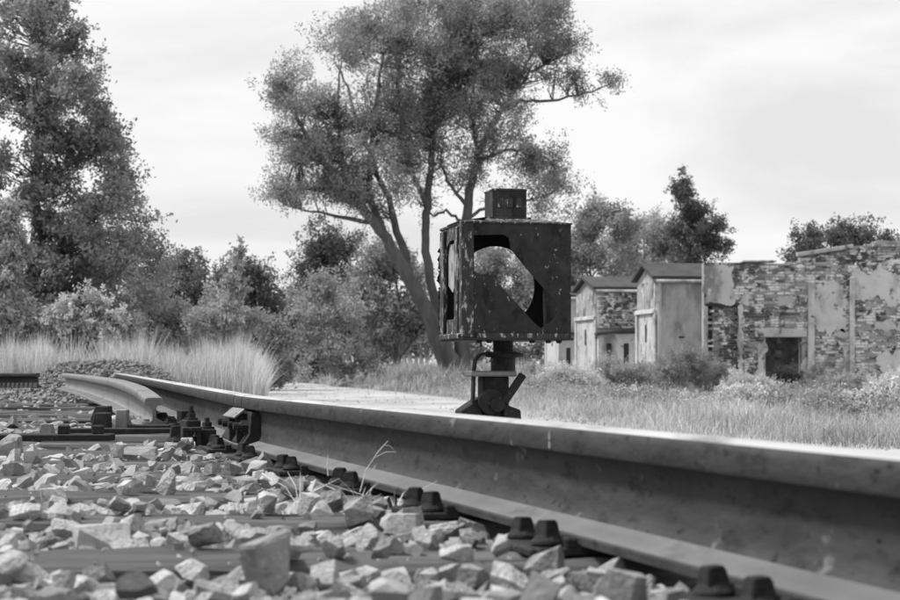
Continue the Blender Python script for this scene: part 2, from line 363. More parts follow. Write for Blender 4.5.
# short rail end lying across the far left
ch = empty('rail_offcut', at(10, 384, 10))
pp = [(at(-60, 384, 10.1)[0], 10.1, .130), (at(38, 384, 10)[0], 10.0, .130)]
rail_obj('rail_bar', pp, ch, prof=[(u * .9, v * .55) for u, v in rail_profile()], rootloc=ch.location, shiny=False)
for i in range(11):
    p = at(-8 + i * 4.4, 384, 9.95); b = MB(); b.box((p.x, 9.93, .145), (.012, .03, .026)); b.build('stud', M['worn'], ch, off=ch.location)
tag(ch, 'short dark rail end with a row of studs at the far left edge', 'rail')

# ------------------------------------------------------------------ sleepers with base plates and screws
def sleeper_mesh(L_, W, H, seed, nxs=150, nys=14):
    xs_ = np.linspace(-L_ / 2, L_ / 2, nxs); V = []; F = []
    prof = [(-W / 2 + .006, -H), (-W / 2, -H * .5), (-W / 2, -.02), (-W / 2 + .004, -.008), (-W / 2 + .014, 0)] + [(-W / 2 + .014 + (W - .028) * k / (nys + 1), 0) for k in range(1, nys + 1)] + [(W / 2 - .014, 0), (W / 2 - .004, -.008), (W / 2, -.02), (W / 2, -H * .5), (W / 2 - .006, -H)]
    n = len(prof)
    for x in xs_:
        for k, (y, z) in enumerate(prof):
            g = mnoise.noise(Vector((x * 3.1, y * 46, seed))) * .006 + mnoise.noise(Vector((x * 14, y * 60, seed))) * .003 + mnoise.noise(Vector((x * 1.1, y * 13, seed + 5))) * .005
            c = -.016 * max(0, mnoise.noise(Vector((x * .9, y * 34, seed + 9))) - .2) * 3
            dy = mnoise.noise(Vector((x * 6, z * 30, seed + 3))) * .008 * (1 if abs(y) > W / 2 - .02 else 0)
            V.append((x, y + dy, z + (g + c if z > -.03 else 0)))
    for i in range(nxs - 1):
        for k in range(n - 1): F.append((i * n + k, (i + 1) * n + k, (i + 1) * n + k + 1, i * n + k + 1))
        F.append((i * n + n - 1, (i + 1) * n + n - 1, (i + 1) * n, i * n))
    me = bpy.data.meshes.new('timber'); F.append(tuple(range(n))); F.append(tuple(range((nxs - 1) * n, nxs * n))[::-1])
    me.from_pydata(V, [], F); me.update(); me.materials.append(M['wood']); smooth(me, 40); return me
def screw_mesh():
    b = MB(); b.lathe((0, 0, 0), [(.031, 0), (.032, .004), (.028, .008), (.0235, .0125), (.021, .016)], 18)
    b2 = []; n = 4
    for (hw, z) in ((.0185, .012), (.0148, .035), (.0125, .038)):
        b2.append([(-hw, -hw, z), (hw, -hw, z), (hw, hw, z), (-hw, hw, z)])
    for i in range(2): b.quad_box(b2[i] + b2[i + 1])
    me = bpy.data.meshes.new('screw'); me.from_pydata(b.v, [], b.f); me.update()
    bm = bmesh.new(); bm.from_mesh(me); bmesh.ops.recalc_face_normals(bm, faces=bm.faces)
    bmesh.ops.bevel(bm, geom=[ed for ed in bm.edges if ed.is_manifold and ed.calc_face_angle(0) > .7], offset=.0018, segments=2, affect='EDGES', clamp_overlap=True)
    bm.to_mesh(me); bm.free(); smooth(me, 45); me.materials.append(M['iron']); return me
SCREW = screw_mesh()
def plate_mesh():
    b = MB(); b.box((0, 0, .006), (.262, .165, .012)); b.box((-.0745, 0, .017), (.016, .165, .014)); b.box((.0745, 0, .017), (.016, .165, .014))
    me = bpy.data.meshes.new('base_plate'); me.from_pydata(b.v, [], b.f); me.update()
    bm = bmesh.new(); bm.from_mesh(me); bmesh.ops.bevel(bm, geom=bm.edges[:], offset=.0025, segments=1, affect='EDGES'); bm.to_mesh(me); bm.free()
    me.materials.append(M['iron']); return me
PLATE = plate_mesh()
SLY = [1.70, 2.28, 2.87, 3.44, 4.02, 4.58, 5.12, 5.66, 6.26, 6.86, 7.46, 8.1, 8.75, 9.4, 10.1, 10.8]
ORD = ['nearest the camera, mostly below the picture', 'closest fully in view, behind the upright stone', 'second in view from the bottom of the picture', 'third in view from the bottom of the picture',
       'fourth in view from the bottom of the picture', 'fifth in view from the bottom of the picture', 'just in front of the rail joint', 'just beyond the rail joint',
       'under the cluster of bolts beside the check rail', 'in front of the flared check rail end', 'under the flared check rail end', 'first beyond the flared check rail end', 'second beyond the flared check rail end', 'third beyond the flared check rail end', 'in front of the far rail end', 'farthest in view, behind the far rail end']
SMESH = [sleeper_mesh(3.0, .21, .15, k * 17.3) for k in range(5)]
SKEW = R(3.5)
for i, Y in enumerate(SLY):
    cx = railx(Y) - .95; root = empty('timber_sleeper', (cx, Y, grade(Y) - .002), 0)
    tag(root, 'weathered timber sleeper, ' + ORD[i], 'sleeper', 'timber sleepers under the rail')
    rr = SKEW + R(random.uniform(-1.2, 1.2)); tm = add('timber', SMESH[i % 5], root); tm.rotation_euler = (0, R(random.uniform(-.25, .25)), rr)
    Yp = Y + .95 * math.sin(rr) + .045; rxp = railx(Yp)
    pl = add('base_plate', PLATE, root); pl.location = (rxp - cx, Yp - Y, .0005); s = RS1 if Yp < JY else RS2
    pl.rotation_euler = (0, 0, math.atan(-s))
    if abs(Y - 5.12) < .01: pl.scale = (1, 1.25, 1)
    for (u, v) in ((-.098, -.052), (-.098, .052), (.098, 0)):
        sc_ = add('screw', SCREW, pl); sc_.location = (u, v, .0125); qs = random.uniform(.66, .74); sc_.scale = (qs, qs, qs * random.uniform(1.1, 1.25)); sc_.rotation_euler = (R(random.uniform(-4, 4)), R(random.uniform(-4, 4)), random.uniform(0, 1.5))
# steel slide plate lying along the ballast by the check rail
sp = empty('slide_plate', (at(20, 443, 5.95).x, 5.95, 0))
b = MB(); x0, x1 = at(-60, 440, 5.95).x, at(112, 440, 5.95).x; b.box(((x0 + x1) / 2, 5.95, .004), (x1 - x0, .12, .036)); b.build('plate_bar', M['iron'], sp, off=sp.location, bevel=.003)
for px in (64, 98):
    b = MB(); p = at(px, 436, 5.95); b.box((p.x, 5.95, .036), (.035, .04, .030)); b.build('nut', M['iron'], sp, off=sp.location, bevel=.004)
tag(sp, 'flat dark steel plate lying across the ballast left of the check rail', 'plate')
# loose fittings beside the joint: each a clamp with bolt
def fitting(px, py, Y, label, kind, hgt):
    p = at(px, py, Y); base = .0; o = empty('rail_clamp' if kind < 2 else 'coach_bolt', (p.x, Y, base))
    if kind == 0:
        b = MB(); b.box((0, 0, hgt * .3), (.05, .07, hgt * .6)); b.build('clamp_body', M['iron'], o, bevel=.004)
        b = MB(); b.lathe((0, 0, hgt * .6), [(.024, 0), (.024, .006), (.015, .007), (.015, .02), (.008, .021), (.008, hgt * .4)], 6); b.build('bolt', M['iron'], o)
    elif kind == 1:
        b = MB(); b.box((-.022, 0, hgt * .4), (.014, .05, hgt * .8)); b.box((.022, 0, hgt * .4), (.014, .05, hgt * .8)); b.box((0, 0, hgt * .8 + .006), (.058, .05, .014)); b.build('clamp_body', M['iron'], o, bevel=.002)
        b = MB(); b.lathe((0, 0, 0), [(.016, 0), (.016, hgt * .5), (.009, hgt * .52)], 8); b.build('bolt', M['iron'], o)
    else:
        q = add('bolt_head', SCREW, o); q.scale = (1.05, 1.05, 1.3 * hgt / .04)
    for c in o.children: c.rotation_euler = (0, 0, .25 + random.uniform(-.2, .2))
    tag(o, label, 'clamp' if kind < 2 else 'bolt')
fitting(176, 445, 5.75, 'single square-headed bolt standing in front of the check rail end', 2, .045)
fitting(191, 440, 5.95, 'dark clamp with upright bolt right of the check rail end', 0, .115)
fitting(191, 447, 5.55, 'small dark bridge-shaped clamp right of the single bolt', 1, .055)
fitting(207, 445, 5.6, 'thin dark clamp with bolt just left of the joint', 0, .085)

# ------------------------------------------------------------------ ballast stones
def rock_bm(rng, npt=15, flat=.62, bev=.05, ang=1.0):
    """a block broken along random planes"""
    sx, sy, sz = 1.0, rng.uniform(.6, .95), flat * rng.uniform(.8, 1.25)
    bm = bmesh.new(); bmesh.ops.create_cube(bm, size=2.0)
    for v in bm.verts: v.co += Vector(rng.uniform(-.22, .22, 3))
    for _ in range(npt):
        n = Vector(rng.normal(size=3)).normalized(); d = rng.uniform(.60, .98)
        bmesh.ops.bisect_plane(bm, geom=bm.verts[:] + bm.edges[:] + bm.faces[:], plane_co=n * d, plane_no=n, clear_outer=True)
        co = [v.co.copy() for v in bm.verts]; bm.clear()
        for c in co: bm.verts.new(c)
        bmesh.ops.convex_hull(bm, input=bm.verts[:]); bmesh.ops.delete(bm, geom=[v for v in bm.verts if not v.link_faces], context='VERTS')
    bmesh.ops.dissolve_limit(bm, angle_limit=R(10), verts=bm.verts[:], edges=bm.edges[:])
    m = max(v.co.length for v in bm.verts)
    for v in bm.verts: v.co = Vector((v.co.x * sx, v.co.y * sy, v.co.z * sz)) / m * 1.08
    if bev: bmesh.ops.bevel(bm, geom=bm.edges[:], offset=bev, segments=1, affect='EDGES', clamp_overlap=True)
    bmesh.ops.triangulate(bm, faces=bm.faces[:]); bm.verts.index_update()
    return bm
def roughen(bm, seed):
    bmesh.ops.subdivide_edges(bm, edges=[e_ for e_ in bm.edges if e_.calc_length() > .28], cuts=1, use_grid_fill=True)
    bmesh.ops.triangulate(bm, faces=bm.faces[:])
    for v in bm.verts: v.co += v.co.normalized() * .04 * mnoise.noise(v.co * 3.4 + Vector((seed * 7.1, 0, 0)))
ROCK = []; ROCKV = []
for k in range(22):
    bm = rock_bm(RNG, int(RNG.integers(5, 9)), flat=RNG.uniform(.5, .75), bev=.022); roughen(bm, k); me = bpy.data.meshes.new('stone'); bm.to_mesh(me); bm.free()
    me.materials.append(M['stone']); ROCK.append(me)
for k in range(24):
    bm = rock_bm(RNG, int(RNG.integers(4, 7)), flat=RNG.uniform(.5, .8), bev=0)
    ROCKV.append((np.array([v.co[:] for v in bm.verts]), np.array([[v.index for v in f.verts] for f in bm.faces]))); bm.free()
def rotm(rng, tilt=.5):
    return np.array(Matrix.Rotation(rng.uniform(0, 6.28), 3, 'Z') @ Matrix.Rotation(rng.normal() * tilt, 3, 'X') @ Matrix.Rotation(rng.normal() * tilt, 3, 'Y'))
def rock_mass(name, items, mt, parent=None):
    VV = []; FF = []; TT = []; o = 0
    for (p, s, rm, tone) in items:
        v, f = ROCKV[int(RNG.integers(len(ROCKV)))]; VV.append(v * s @ rm.T + np.array(p)); FF.append(f + o); o += len(v); TT.append(np.full(len(f), tone))
    return tag(add(name, np_mesh(name, np.concatenate(VV), np.concatenate(FF), np.concatenate(TT), mt), parent), kind='stuff')
def over_sleeper(X, Y):
    for sy in SLY:
        yy_ = sy + (X - (railx(sy) - .95)) * math.tan(SKEW)
        if abs(Y - yy_) < .112: return True
    return False
def ironwork(X, Y):                      # bare strip of plates round the check rail end and the joint
    px = 450 + FPX * X / Y
    return (5.42 < Y < 7.35 and 96 < px < 250) or (5.02 < Y < 5.9 and px < 112 and not 5.3 < Y < 5.45) or (4.95 < Y < 5.4 and 200 < px < 250)
UP = Vector(at(266, 560, 2.03))
items = []
grid = {}
def try_place(X, Y, r, k=.78):
    gx, gy = int(X / .1), int(Y / .1)
    for i in range(gx - 1, gx + 2):
        for j in range(gy - 1, gy + 2):
            for (a, b_, c) in grid.get((i, j), ()):
                if (a - X) ** 2 + (b_ - Y) ** 2 < (k * (r + c)) ** 2: return False
    grid.setdefault((gx, gy), []).append((X, Y, r)); return True
for layer, (tries, zoff, k) in enumerate(((15000, -.042, .72), (15000, -.021, .70), (2200, -.008, 1.1))):
    grid.clear()
    for _ in range(tries):
        Y = 1.45 + 6.2 * RNG.random() ** 1.25; foot = railx(Y) - .075
        lim = -.27 * Y - .25; X = RNG.uniform(lim, foot)
        r = RNG.uniform(.018, .036 if Y > 2.35 else .031) if RNG.random() < .8 else RNG.uniform(.009, .017)
        os_ = over_sleeper(X, Y)
        if os_ and (layer != 1 or RNG.random() < .97 - .45 * sst((X - foot + .36) / .32)): continue
        if ironwork(X, Y): continue
        if layer == 1 and not os_ and RNG.random() < .1: continue
        if foot - X < .10 and os_: continue                        # leave the base plates clear
        if (X - UP.x) ** 2 + (Y - UP.y) ** 2 < .05 ** 2: continue
        if not try_place(X, Y, r, k): continue
        z = (zoff if not os_ else r * .45) + grade(Y) + RNG.uniform(-.006, .008)
        items.append((X, Y, z, r, layer))
def score(t): X, Y, z, r, l = t; vis = 1 if (abs(X) < .255 * Y and Y > 1.85) else .1; return vis * r / Y * (1 if l else .62)
items.sort(key=score, reverse=True)
for (X, Y, z, r, l) in items[:299]:
    o = add('stone', ROCK[int(RNG.integers(len(ROCK)))], BED); o.location = (X, Y, z); o.scale = (r * 1.2,) * 3
    o.rotation_euler = (RNG.normal() * .35, RNG.normal() * .35, RNG.uniform(0, 6.28))
mass = [((X, Y, z), r * 1.2, rotm(RNG, .35), RNG.random()) for (X, Y, z, r, l) in items[299:]]
for _ in range(3000):                                              # fines and chips between the stones
    Y = 1.7 + 4.2 * RNG.random() ** 1.4; X = RNG.uniform(-.27 * Y - .1, railx(Y) - .07)
    if ironwork(X, Y) or (over_sleeper(X, Y) and RNG.random() < .75): continue
    mass.append(((X, Y, (-.03 if not over_sleeper(X, Y) else .002) + RNG.uniform(-.008, .012)), RNG.uniform(.002, .007), rotm(RNG, .8), RNG.random()))
for _ in range(2600):                                              # farther bed and the shoulder on the other side of the rail
    Y = RNG.uniform(5.5, 18); X = railx(Y) + RNG.uniform(-2.9, 1.0); r = RNG.uniform(.018, .045)
    if abs(X - railx(Y)) < .12 or ironwork(X, Y): continue
    mass.append(((X, Y, -.03 + grade(Y) + RNG.uniform(-.01, .015)), r, rotm(RNG, .35), RNG.random() * .8))
for _ in range(900):
    Y = RNG.uniform(1.0, 6.5); X = railx(Y) + RNG.uniform(.1, 1.0); r = RNG.uniform(.02, .04)
    if over_sleeper(X, Y) and X < railx(Y) + .55: continue
    mass.append(((X, Y, -.035), r, rotm(RNG, .35), RNG.random()))
rock_mass('stone_mass', mass, M['stone_mass'], BED)

# upright angular stone in front of the first sleeper
def hull_stone(name, pts, mt, label, base, bev=.003):
    bm = bmesh.new()
    for p in pts: bm.verts.new(Vector(p) - base)
    bmesh.ops.convex_hull(bm, input=bm.verts[:])
    bmesh.ops.delete(bm, geom=[v for v in bm.verts if not v.link_faces], context='VERTS')
    bmesh.ops.dissolve_limit(bm, angle_limit=R(8), verts=bm.verts[:], edges=bm.edges[:])
    bmesh.ops.bevel(bm, geom=bm.edges[:], offset=bev, segments=2, affect='EDGES', clamp_overlap=True)
    me = bpy.data.meshes.new(name); bm.to_mesh(me); bm.free(); o = add(name, me, None, mt); o.location = base
    return tag(o, label, 'stone', 'loose stones singled out on the ballast')
Ys = 2.03
hull_stone('ballast_stone', [at(236, 547, Ys - .016), at(256, 546, Ys - .026), at(291, 526, Ys + .012), at(290, 533, Ys + .004), at(289, 582, Ys - .016), at(272, 598, Ys - .022), at(257, 600, Ys - .006), at(248, 592, Ys + .010),
            at(242, 548, Ys + .035), at(289, 530, Ys + .04), at(284, 592, Ys + .035), at(250, 592, Ys + .03)], M['stone_dark'],
           'upright wedge-shaped stone standing in front of the nearest sleeper', at(265, 592, Ys))
def loose(px, py, Y, w, h, d, label, mt, seed):
    rg_ = np.random.default_rng(seed); bm = rock_bm(rg_, 7, flat=.8, bev=.02); roughen(bm, seed)
    sz = [max(v.co[i] for v in bm.verts) - min(v.co[i] for v in bm.verts) for i in range(3)]
    for v in bm.verts: v.co = Vector((v.co.x / sz[0] * w, v.co.y / sz[1] * d, v.co.z / sz[2] * h))
    me = bpy.data.meshes.new('ballast_stone'); bm.to_mesh(me); bm.free(); o = add('ballast_stone', me, None, mt); o.location = at(px, py, Y); o.rotation_euler = (0, 0, rg_.uniform(-.4, .4))
    return tag(o, label, 'stone', 'loose stones singled out on the ballast')
loose(8, 448, 4.9, .095, .075, .09, 'large dark rounded stone at the left edge below the steel plate', M['stone_dark'], 3)
loose(138, 457, 4.75, .10, .05, .08, 'large humped grey stone below the flared check rail end', M['stone_dark'], 5)
loose(400, 524, 2.66, .066, .034, .06, 'broad flat pale stone beside the rail foot below the paired screws', M['stone_big'], 8)
loose(100, 541, 2.54, .085, .042, .07, 'large rounded mottled stone resting left of the upright stone', M['stone_big'], 9)

# ------------------------------------------------------------------ gravel mound beyond the check rail
items2 = []
def mound_h(px_, Y):
    return .31 * math.exp(-((px_ - 105) / 75) ** 4) * math.exp(-((Y - 15.5) / 1.6) ** 2)
for _ in range(9000):
    Y = RNG.uniform(12.6, 18.5); q = RNG.uniform(-70, 225); X = (q - 450) / FPX * Y; h = mound_h(q, Y)
    if h < .02: continue
    items2.append(((X, Y, gz(X, Y) + h + RNG.uniform(-.02, .03)), RNG.uniform(.014, .036), rotm(RNG, .6), RNG.random() * .3))
tag(rock_mass('gravel_mound', items2, M['stone_mass']), 'low mound of grey gravel behind the check rail, before the reeds', 'gravel')

# ------------------------------------------------------------------ switch lantern
LY, LW, LH = 6.5, .40, .412
lc = at(506, 338, LY); ROT = R(11.5)
lan = empty('switch_lantern', (lc.x, LY + .17, gz(lc.x, LY) ), ROT)
zb = lc.z - lan.location.z; sy = -LW / 2                    # local frame: front plate at y = -LW/2
pxm = FPX / (LY) * math.cos(ROT)
def U(px): return (px - 514) / pxm
def Z(py): return zb + (338 - py) / FPX * LY
T = .006
fo = [(-LW / 2, zb), (-.05, zb - .002), (LW / 2, zb), (LW / 2, zb + LH), (.03, zb + LH + .001), (-LW / 2, zb + LH)]
fh = [(U(470.5), Z(236)), (U(500), Z(235)), (U(505.5), Z(238)), (U(507), Z(249)), (U(526), Z(272)), (U(542), Z(290)), (U(556), Z(306)), (U(555), Z(312)), (U(550), Z(320)), (U(538), Z(328.5)),
      (U(530), Z(322)), (U(514), Z(304)), (U(498), Z(287)), (U(489), Z(277.5)), (U(485), Z(274)), (U(478), Z(275.5)), (U(471), Z(272))]
poly_plate('front_plate', fo, [fh], T, M['lantern'], lan, Matrix.Translation((0, sy, 0)))
hc = (U(517), Z(286) + .016); bh = [(hc[0] + .152 * math.cos(a) , hc[1] + .152 * math.sin(a)) for a in np.linspace(0, 2 * math.pi, 40, endpoint=False)]
poly_plate('back_plate', [(-LW / 2, zb), (LW / 2, zb), (LW / 2, zb + LH), (-LW / 2, zb + LH)], [bh], T, M['lantern_in'], lan, Matrix.Translation((0, -sy - T, 0)))
# side plates: openings with rounded top
def side_hole(): return [(-.11, zb + .07), (.11, zb + .07), (.11, zb + .30), (.085, zb + .345), (.03, zb + .362), (-.03, zb + .362), (-.085, zb + .345), (-.11, zb + .30)]
so = [(-LW / 2 + T, zb), (LW / 2 - T, zb), (LW / 2 - T, zb + LH), (-LW / 2 + T, zb + LH)]
MzL = Matrix.Translation((-LW / 2, 0, 0)) @ Matrix.Rotation(R(-90), 4, 'Z')
poly_plate('side_plate', so, [side_hole()], T, M['lantern_peel'], lan, MzL)
MzR = Matrix.Translation((LW / 2, 0, 0)) @ Matrix.Rotation(R(90), 4, 'Z')
poly_plate('side_plate', so, [], T, M['lantern'], lan, MzR)
b = MB(); b.box((0, 0, zb - .004), (LW + .016, LW + .016, .009)); bp = b.build('bottom_plate', M['lantern_in'], lan, bevel=.002)
for x in (-.135, -.10, .06, .12, .16):
    b = MB(); b.lathe((x, sy + .02, zb - .019), [(.008, 0), (.011, .005), (.011, .012)], 8); b.build('rivet', M['iron'], bp)
# low pitched cap with lip, uneven
b = MB(); o_ = LW / 2 + .005; i_ = .085; z0 = zb + LH - .002
b.quad_box([(-o_, -o_, z0), (o_, -o_, z0), (o_, o_, z0), (-o_, o_, z0), (-o_, -o_, z0 + .009), (o_, -o_, z0 + .006), (o_, o_, z0 + .009), (-o_, o_, z0 + .010)])
b.quad_box([(-o_ + .012, -o_ + .012, z0 + .0095), (o_ - .012, -o_ + .012, z0 + .0075), (o_ - .012, o_ - .012, z0 + .009), (-o_ + .012, o_ - .012, z0 + .009), (-i_, -i_, z0 + .028), (i_, -i_, z0 + .028), (i_, i_, z0 + .028), (-i_, i_, z0 + .028)])
cap = b.build('cap', M['lantern_peel'], lan, bevel=.002)
b = MB(); b.box((-LW / 2 + .045, -.06, z0 + .017), (.11, .20, .005), Matrix.Rotation(R(-9), 3, 'Y')); b.build('lifted_flap', M['lantern'], cap, bevel=.001)
# chimney: thin four-sided hood with punched vents
cw, chh = .064, .113; zc = z0 + .027; cu = U(515)
vents = []
for q in (-.036, 0, .036):
    vents.append([(cu + q - .011, zc + .045), (cu + q + .011, zc + .045), (cu + q + .011, zc + .072), (cu + q + .006, zc + .080), (cu + q - .006, zc + .080), (cu + q - .011, zc + .072)])
chim = poly_plate('chimney', [(cu - cw, zc), (cu + cw, zc), (cu + cw, zc + chh), (cu + cw * .2, zc + chh + .0015), (cu - cw, zc + chh)], [], .003, M['lantern'], lan, Matrix.Translation((0, -cw, 0)))
for k, (mx_, nm) in enumerate(((Matrix.Translation((0, cw, 0)), 'b'), )):
    poly_plate('chimney_wall', [(cu - cw, zc), (cu + cw, zc), (cu + cw, zc + chh), (cu - cw, zc + chh)], [], .003, M['lantern'], chim, mx_)
for s in (-1, 1):
    b = MB(); b.box((cu + s * (cw - .0015), .0015, zc + chh / 2), (.003, cw * 2 - .004, chh - .001)); b.build('chimney_wall', M['lantern'], chim)
b = MB(); b.box((cu, .001, zc + chh - .004), (cw * 2 + .004, cw * 2 + .008, .006)); b.build('chimney_lid', M['lantern_peel'], chim, bevel=.001)
for v in vents:
    poly_plate('vent_cover', v, [], .004, M['lantern_peel'], chim, Matrix.Translation((0, -cw - .0042, 0)))
b = MB(); b.box((cu, 0, zc + .004), (cw * 2 + .03, cw * 2 + .03, .008)); b.build('collar', M['lantern_peel'], chim, bevel=.002)
# corner strips and hinged side frame with ragged rust edge
b = MB(); b.box((-LW / 2 + .0175, sy - .0035, zb + LH / 2), (.040, .006, LH - .004)); b.box((-LW / 2 - .0035, sy + .019, zb + LH / 2), (.006, .05, LH - .004)); b.build('corner_strip', M['lantern_peel'], lan, bevel=.001)
for (a0, a1) in ((sy + .045, sy + .10), (.10, .165)):
    b = MB(); b.box((-LW / 2 - .006, (a0 + a1) / 2, zb + LH / 2), (.012, a1 - a0, LH - .02)); b.build('side_frame', M['lantern_peel'], lan, bevel=.002)
rg = []; rgb = random.Random(4); zq = zb + .02
while zq < zb + LH - .06:
    rg.append((.155 + rgb.uniform(.004, .014) + .016 * abs(mnoise.noise(Vector((zq * 18, 2, 0)))), zq)); zq += rgb.uniform(.004, .012)
poly_plate('rusted_flange', [(-LW / 2, zb + .02)] + [(-LW / 2 - q_ + .155, z_) for q_, z_ in rg] + [(-LW / 2, zb + LH - .06)], [], .004, M['iron'], lan, Matrix.Translation((0, .185, 0)))
poly_plate('light_spot_sheet', [(-.10, zb + .20), (-.02, zb + .17), (.06, zb + .23), (.10, zb + .30), (.08, zb + .35), (-.08, zb + .35), (-.11, zb + .30)], [], .003, M['light_spot'], lan, Matrix.Translation((-LW / 2 + .008, 0, 0)) @ Matrix.Rotation(R(-90), 4, 'Z'))  # added pale sheet that makes the light spot in the side opening
b = MB(); b.box((-LW / 2 - .004, -.02, zb + .006), (.028, LW - .05, .02)); b.build('side_frame', M['lantern_peel'], lan, bevel=.003)
# lip along the lower edge and folded edge of the front opening
b = MB(); b.box((.02, sy - .003, zb + .006), (LW - .06, .006, .02)); b.build('lower_lip', M['lantern_peel'], lan, bevel=.001)
tag(lan, 'rusty box-shaped switch lantern with diagonal cut-out, standing behind the rail', 'lantern')
# stand below
p0 = U(507)
b = MB(); b.tube([(p0 + .02, 0, Z(355)), (p0 + .02, 0, zb - .006)], .037, 18); b.build('neck', M['iron'], lan, sm=50)
b = MB(); b.lathe((p0 + .025, 0, Z(357)), [(.066, 0), (.072, .006), (.072, .013), (.05, .018)], 24); b.build('upper_flange', M['iron'], lan, sm=40)
b = MB(); b.tube([(p0 + .02, 0, Z(371)), (p0 + .02, 0, Z(356))], .046, 18); b.build('spindle', M['lantern'], lan, sm=50)
b = MB(); b.box((U(498.5), -.01, Z(373.8)), (.172, .13, .021)); b.build('lower_flange', M['worn'], lan, bevel=.004)
b = MB(); b.box((U(503), .01, (Z(376) + .0) / 2), (.098, .10, Z(376))); b.build('post', M['iron'], lan, bevel=.006)
# bent strap on the left, rising to the flange
b = MB(); xs_ = [(478, 412), (479, 392), (479.5, 372), (481, 360), (486, 354.5), (494, 352.5), (522, 352.5)]
pts = [(U(a), Z(c)) for a, c in xs_]
for (q0, q1) in zip(pts[:-1], pts[1:]):
    d = Vector((q1[0] - q0[0], 0, q1[1] - q0[1])); ln = d.length; d.normalize(); nn = Vector((-d.z, 0, d.x))
    mm_ = Matrix((d, Vector((0, 1, 0)), nn)).transposed(); b.box(((q0[0] + q1[0]) / 2, -.045, (q0[1] + q1[1]) / 2), (ln + .004, .034, .009), mm_)
b.build('strap', M['iron'], lan)
# lever handle, pivot disc, flared base
b = MB(); pA, pB = Vector((U(527.5), -.085, Z(374.5))), Vector((U(508), -.085, Z(403)))
d = (pB - pA); ln = d.length; d.normalize(); nn = Vector((-d.z, 0, d.x)); b.box((pA + pB) / 2, (ln, .018, .029), Matrix((d, Vector((0, 1, 0)), nn)).transposed()); b.build('lever', M['iron'], lan, bevel=.004)
b = MB(); b.tube([(U(495), -.06, Z(402)), (U(495), -.085, Z(402))], .046, 20); b.build('pivot_disc', M['iron'], lan, sm=40)
b = MB(); b.tube([(U(501), -.085, Z(405)), (U(501), -.10, Z(405))], .027, 16); b.build('pivot_bolt', M['iron'], lan, sm=40)
for sgn, xa, xb in ((-1, 487, 464), (1, 509, 529)):
    b = MB(); b.quad_box([(U(xb), -.07, 0), (U(xa), -.07, 0), (U(xa), .06, 0), (U(xb), .06, 0), (U(xb + sgn * -2), -.06, Z(411)), (U(xa), -.06, Z(397 if sgn < 0 else 404)), (U(xa), .05, Z(397 if sgn < 0 else 404)), (U(xb + sgn * -2), .05, Z(411))][:8] if sgn < 0 else
           [(U(xa), -.07, 0), (U(xb), -.07, 0), (U(xb), .06, 0), (U(xa), .06, 0), (U(xa), -.06, Z(404)), (U(xb - 2), -.06, Z(411)), (U(xb - 2), .05, Z(411)), (U(xa), .05, Z(404))])
    b.build('base_casting', M['iron'], lan, bevel=.004)

# ------------------------------------------------------------------ ruined brick wall (right)
WY = 47.0; WROT = R(-3)                                  # faces the camera, right end a little nearer
wl = at(704, 368, WY); wroot = empty('ruined_brick_wall', (wl.x, WY, -.62), 0); WZ0 = -.62; MPP = WY / FPX
def wx(px): return (px - 704) * MPP
def wz(py): return CAMZ + (HZ - py) * MPP - WZ0
tag(wroot, 'ruined brick wall with peeling plaster and an open doorway, at the right', 'wall')
XR = wx(960)
def top(x):
    px = 704 + x / MPP
    base = 261.5 if px < 800 else 262 - (px - 800) * .03
    return wz(base) + .05 * mnoise.noise(Vector((x * 3, 1.3, 0))) - (.10 * max(0, mnoise.noise(Vector((x * 1.4, 9, 0)))) if px > 760 else 0)
D0, D1, DT = wx(765.5), wx(802), wz(337)                 # doorway
N0, N1, NT = wx(708), wx(738), wz(306)                   # blocked niche
bx_ = [(0, N0, 0, wz(263), 0), (N0, N1, NT, wz(263), 0), (N0, N0 + .13, 0, NT, .38), (N0 + .13, N1, 0, NT, .13), (N1, D0, 0, wz(263), 0), (D0, D1, DT, wz(263.5), 0), (D1, XR, 0, wz(265), 0)]
b = MB()
for (a, c, z0_, z1_, rec) in bx_: b.quad_box([(a, rec, z0_), (c, rec, z0_), (c, .42, z0_), (a, .42, z0_), (a, rec, z1_), (c, rec, z1_), (c, .42, z1_), (a, .42, z1_)])
b.build('mortar_core', M['mortar'], wroot)
bricks = []; rowh = .077; nrow = int(4.0 / rowh)
for j in range(nrow):
    z = j * rowh + rowh / 2; x = -(.13 if j % 2 else 0); 
    while x < XR:
        ln = .25 if j % 2 == 0 or RNG.random() < .8 else .12
        xc = x + ln / 2; x += ln + .014
        if xc < .03 or z + .03 > top(xc): continue
        if D0 - .04 < xc < D1 + .04 and z < DT: continue
        rec = .13 if (N0 + .04 < xc < N1 - .04 and z < NT - .03) else 0
        if rec and xc < N0 + .26: continue
        if RNG.random() < .05: continue                                # fallen bricks
        bricks.append((xc, z, ln, rec - RNG.uniform(.004, .028) if RNG.random() > .08 else rec + .002))
bme = {}
def brick_mesh(L_):
    if L_ not in bme:
        q = MB(); q.box((0, .05, 0), (L_, .1, .063)); o = q.build('brick', M['brick'], None, bevel=.006); bme[L_] = o.data; bpy.data.objects.remove(o)
    return bme[L_]
sel = set()
order = sorted(range(len(bricks)), key=lambda i: (abs(bricks[i][0] - wx(790)) + abs(bricks[i][1] - 2.4) * .7))
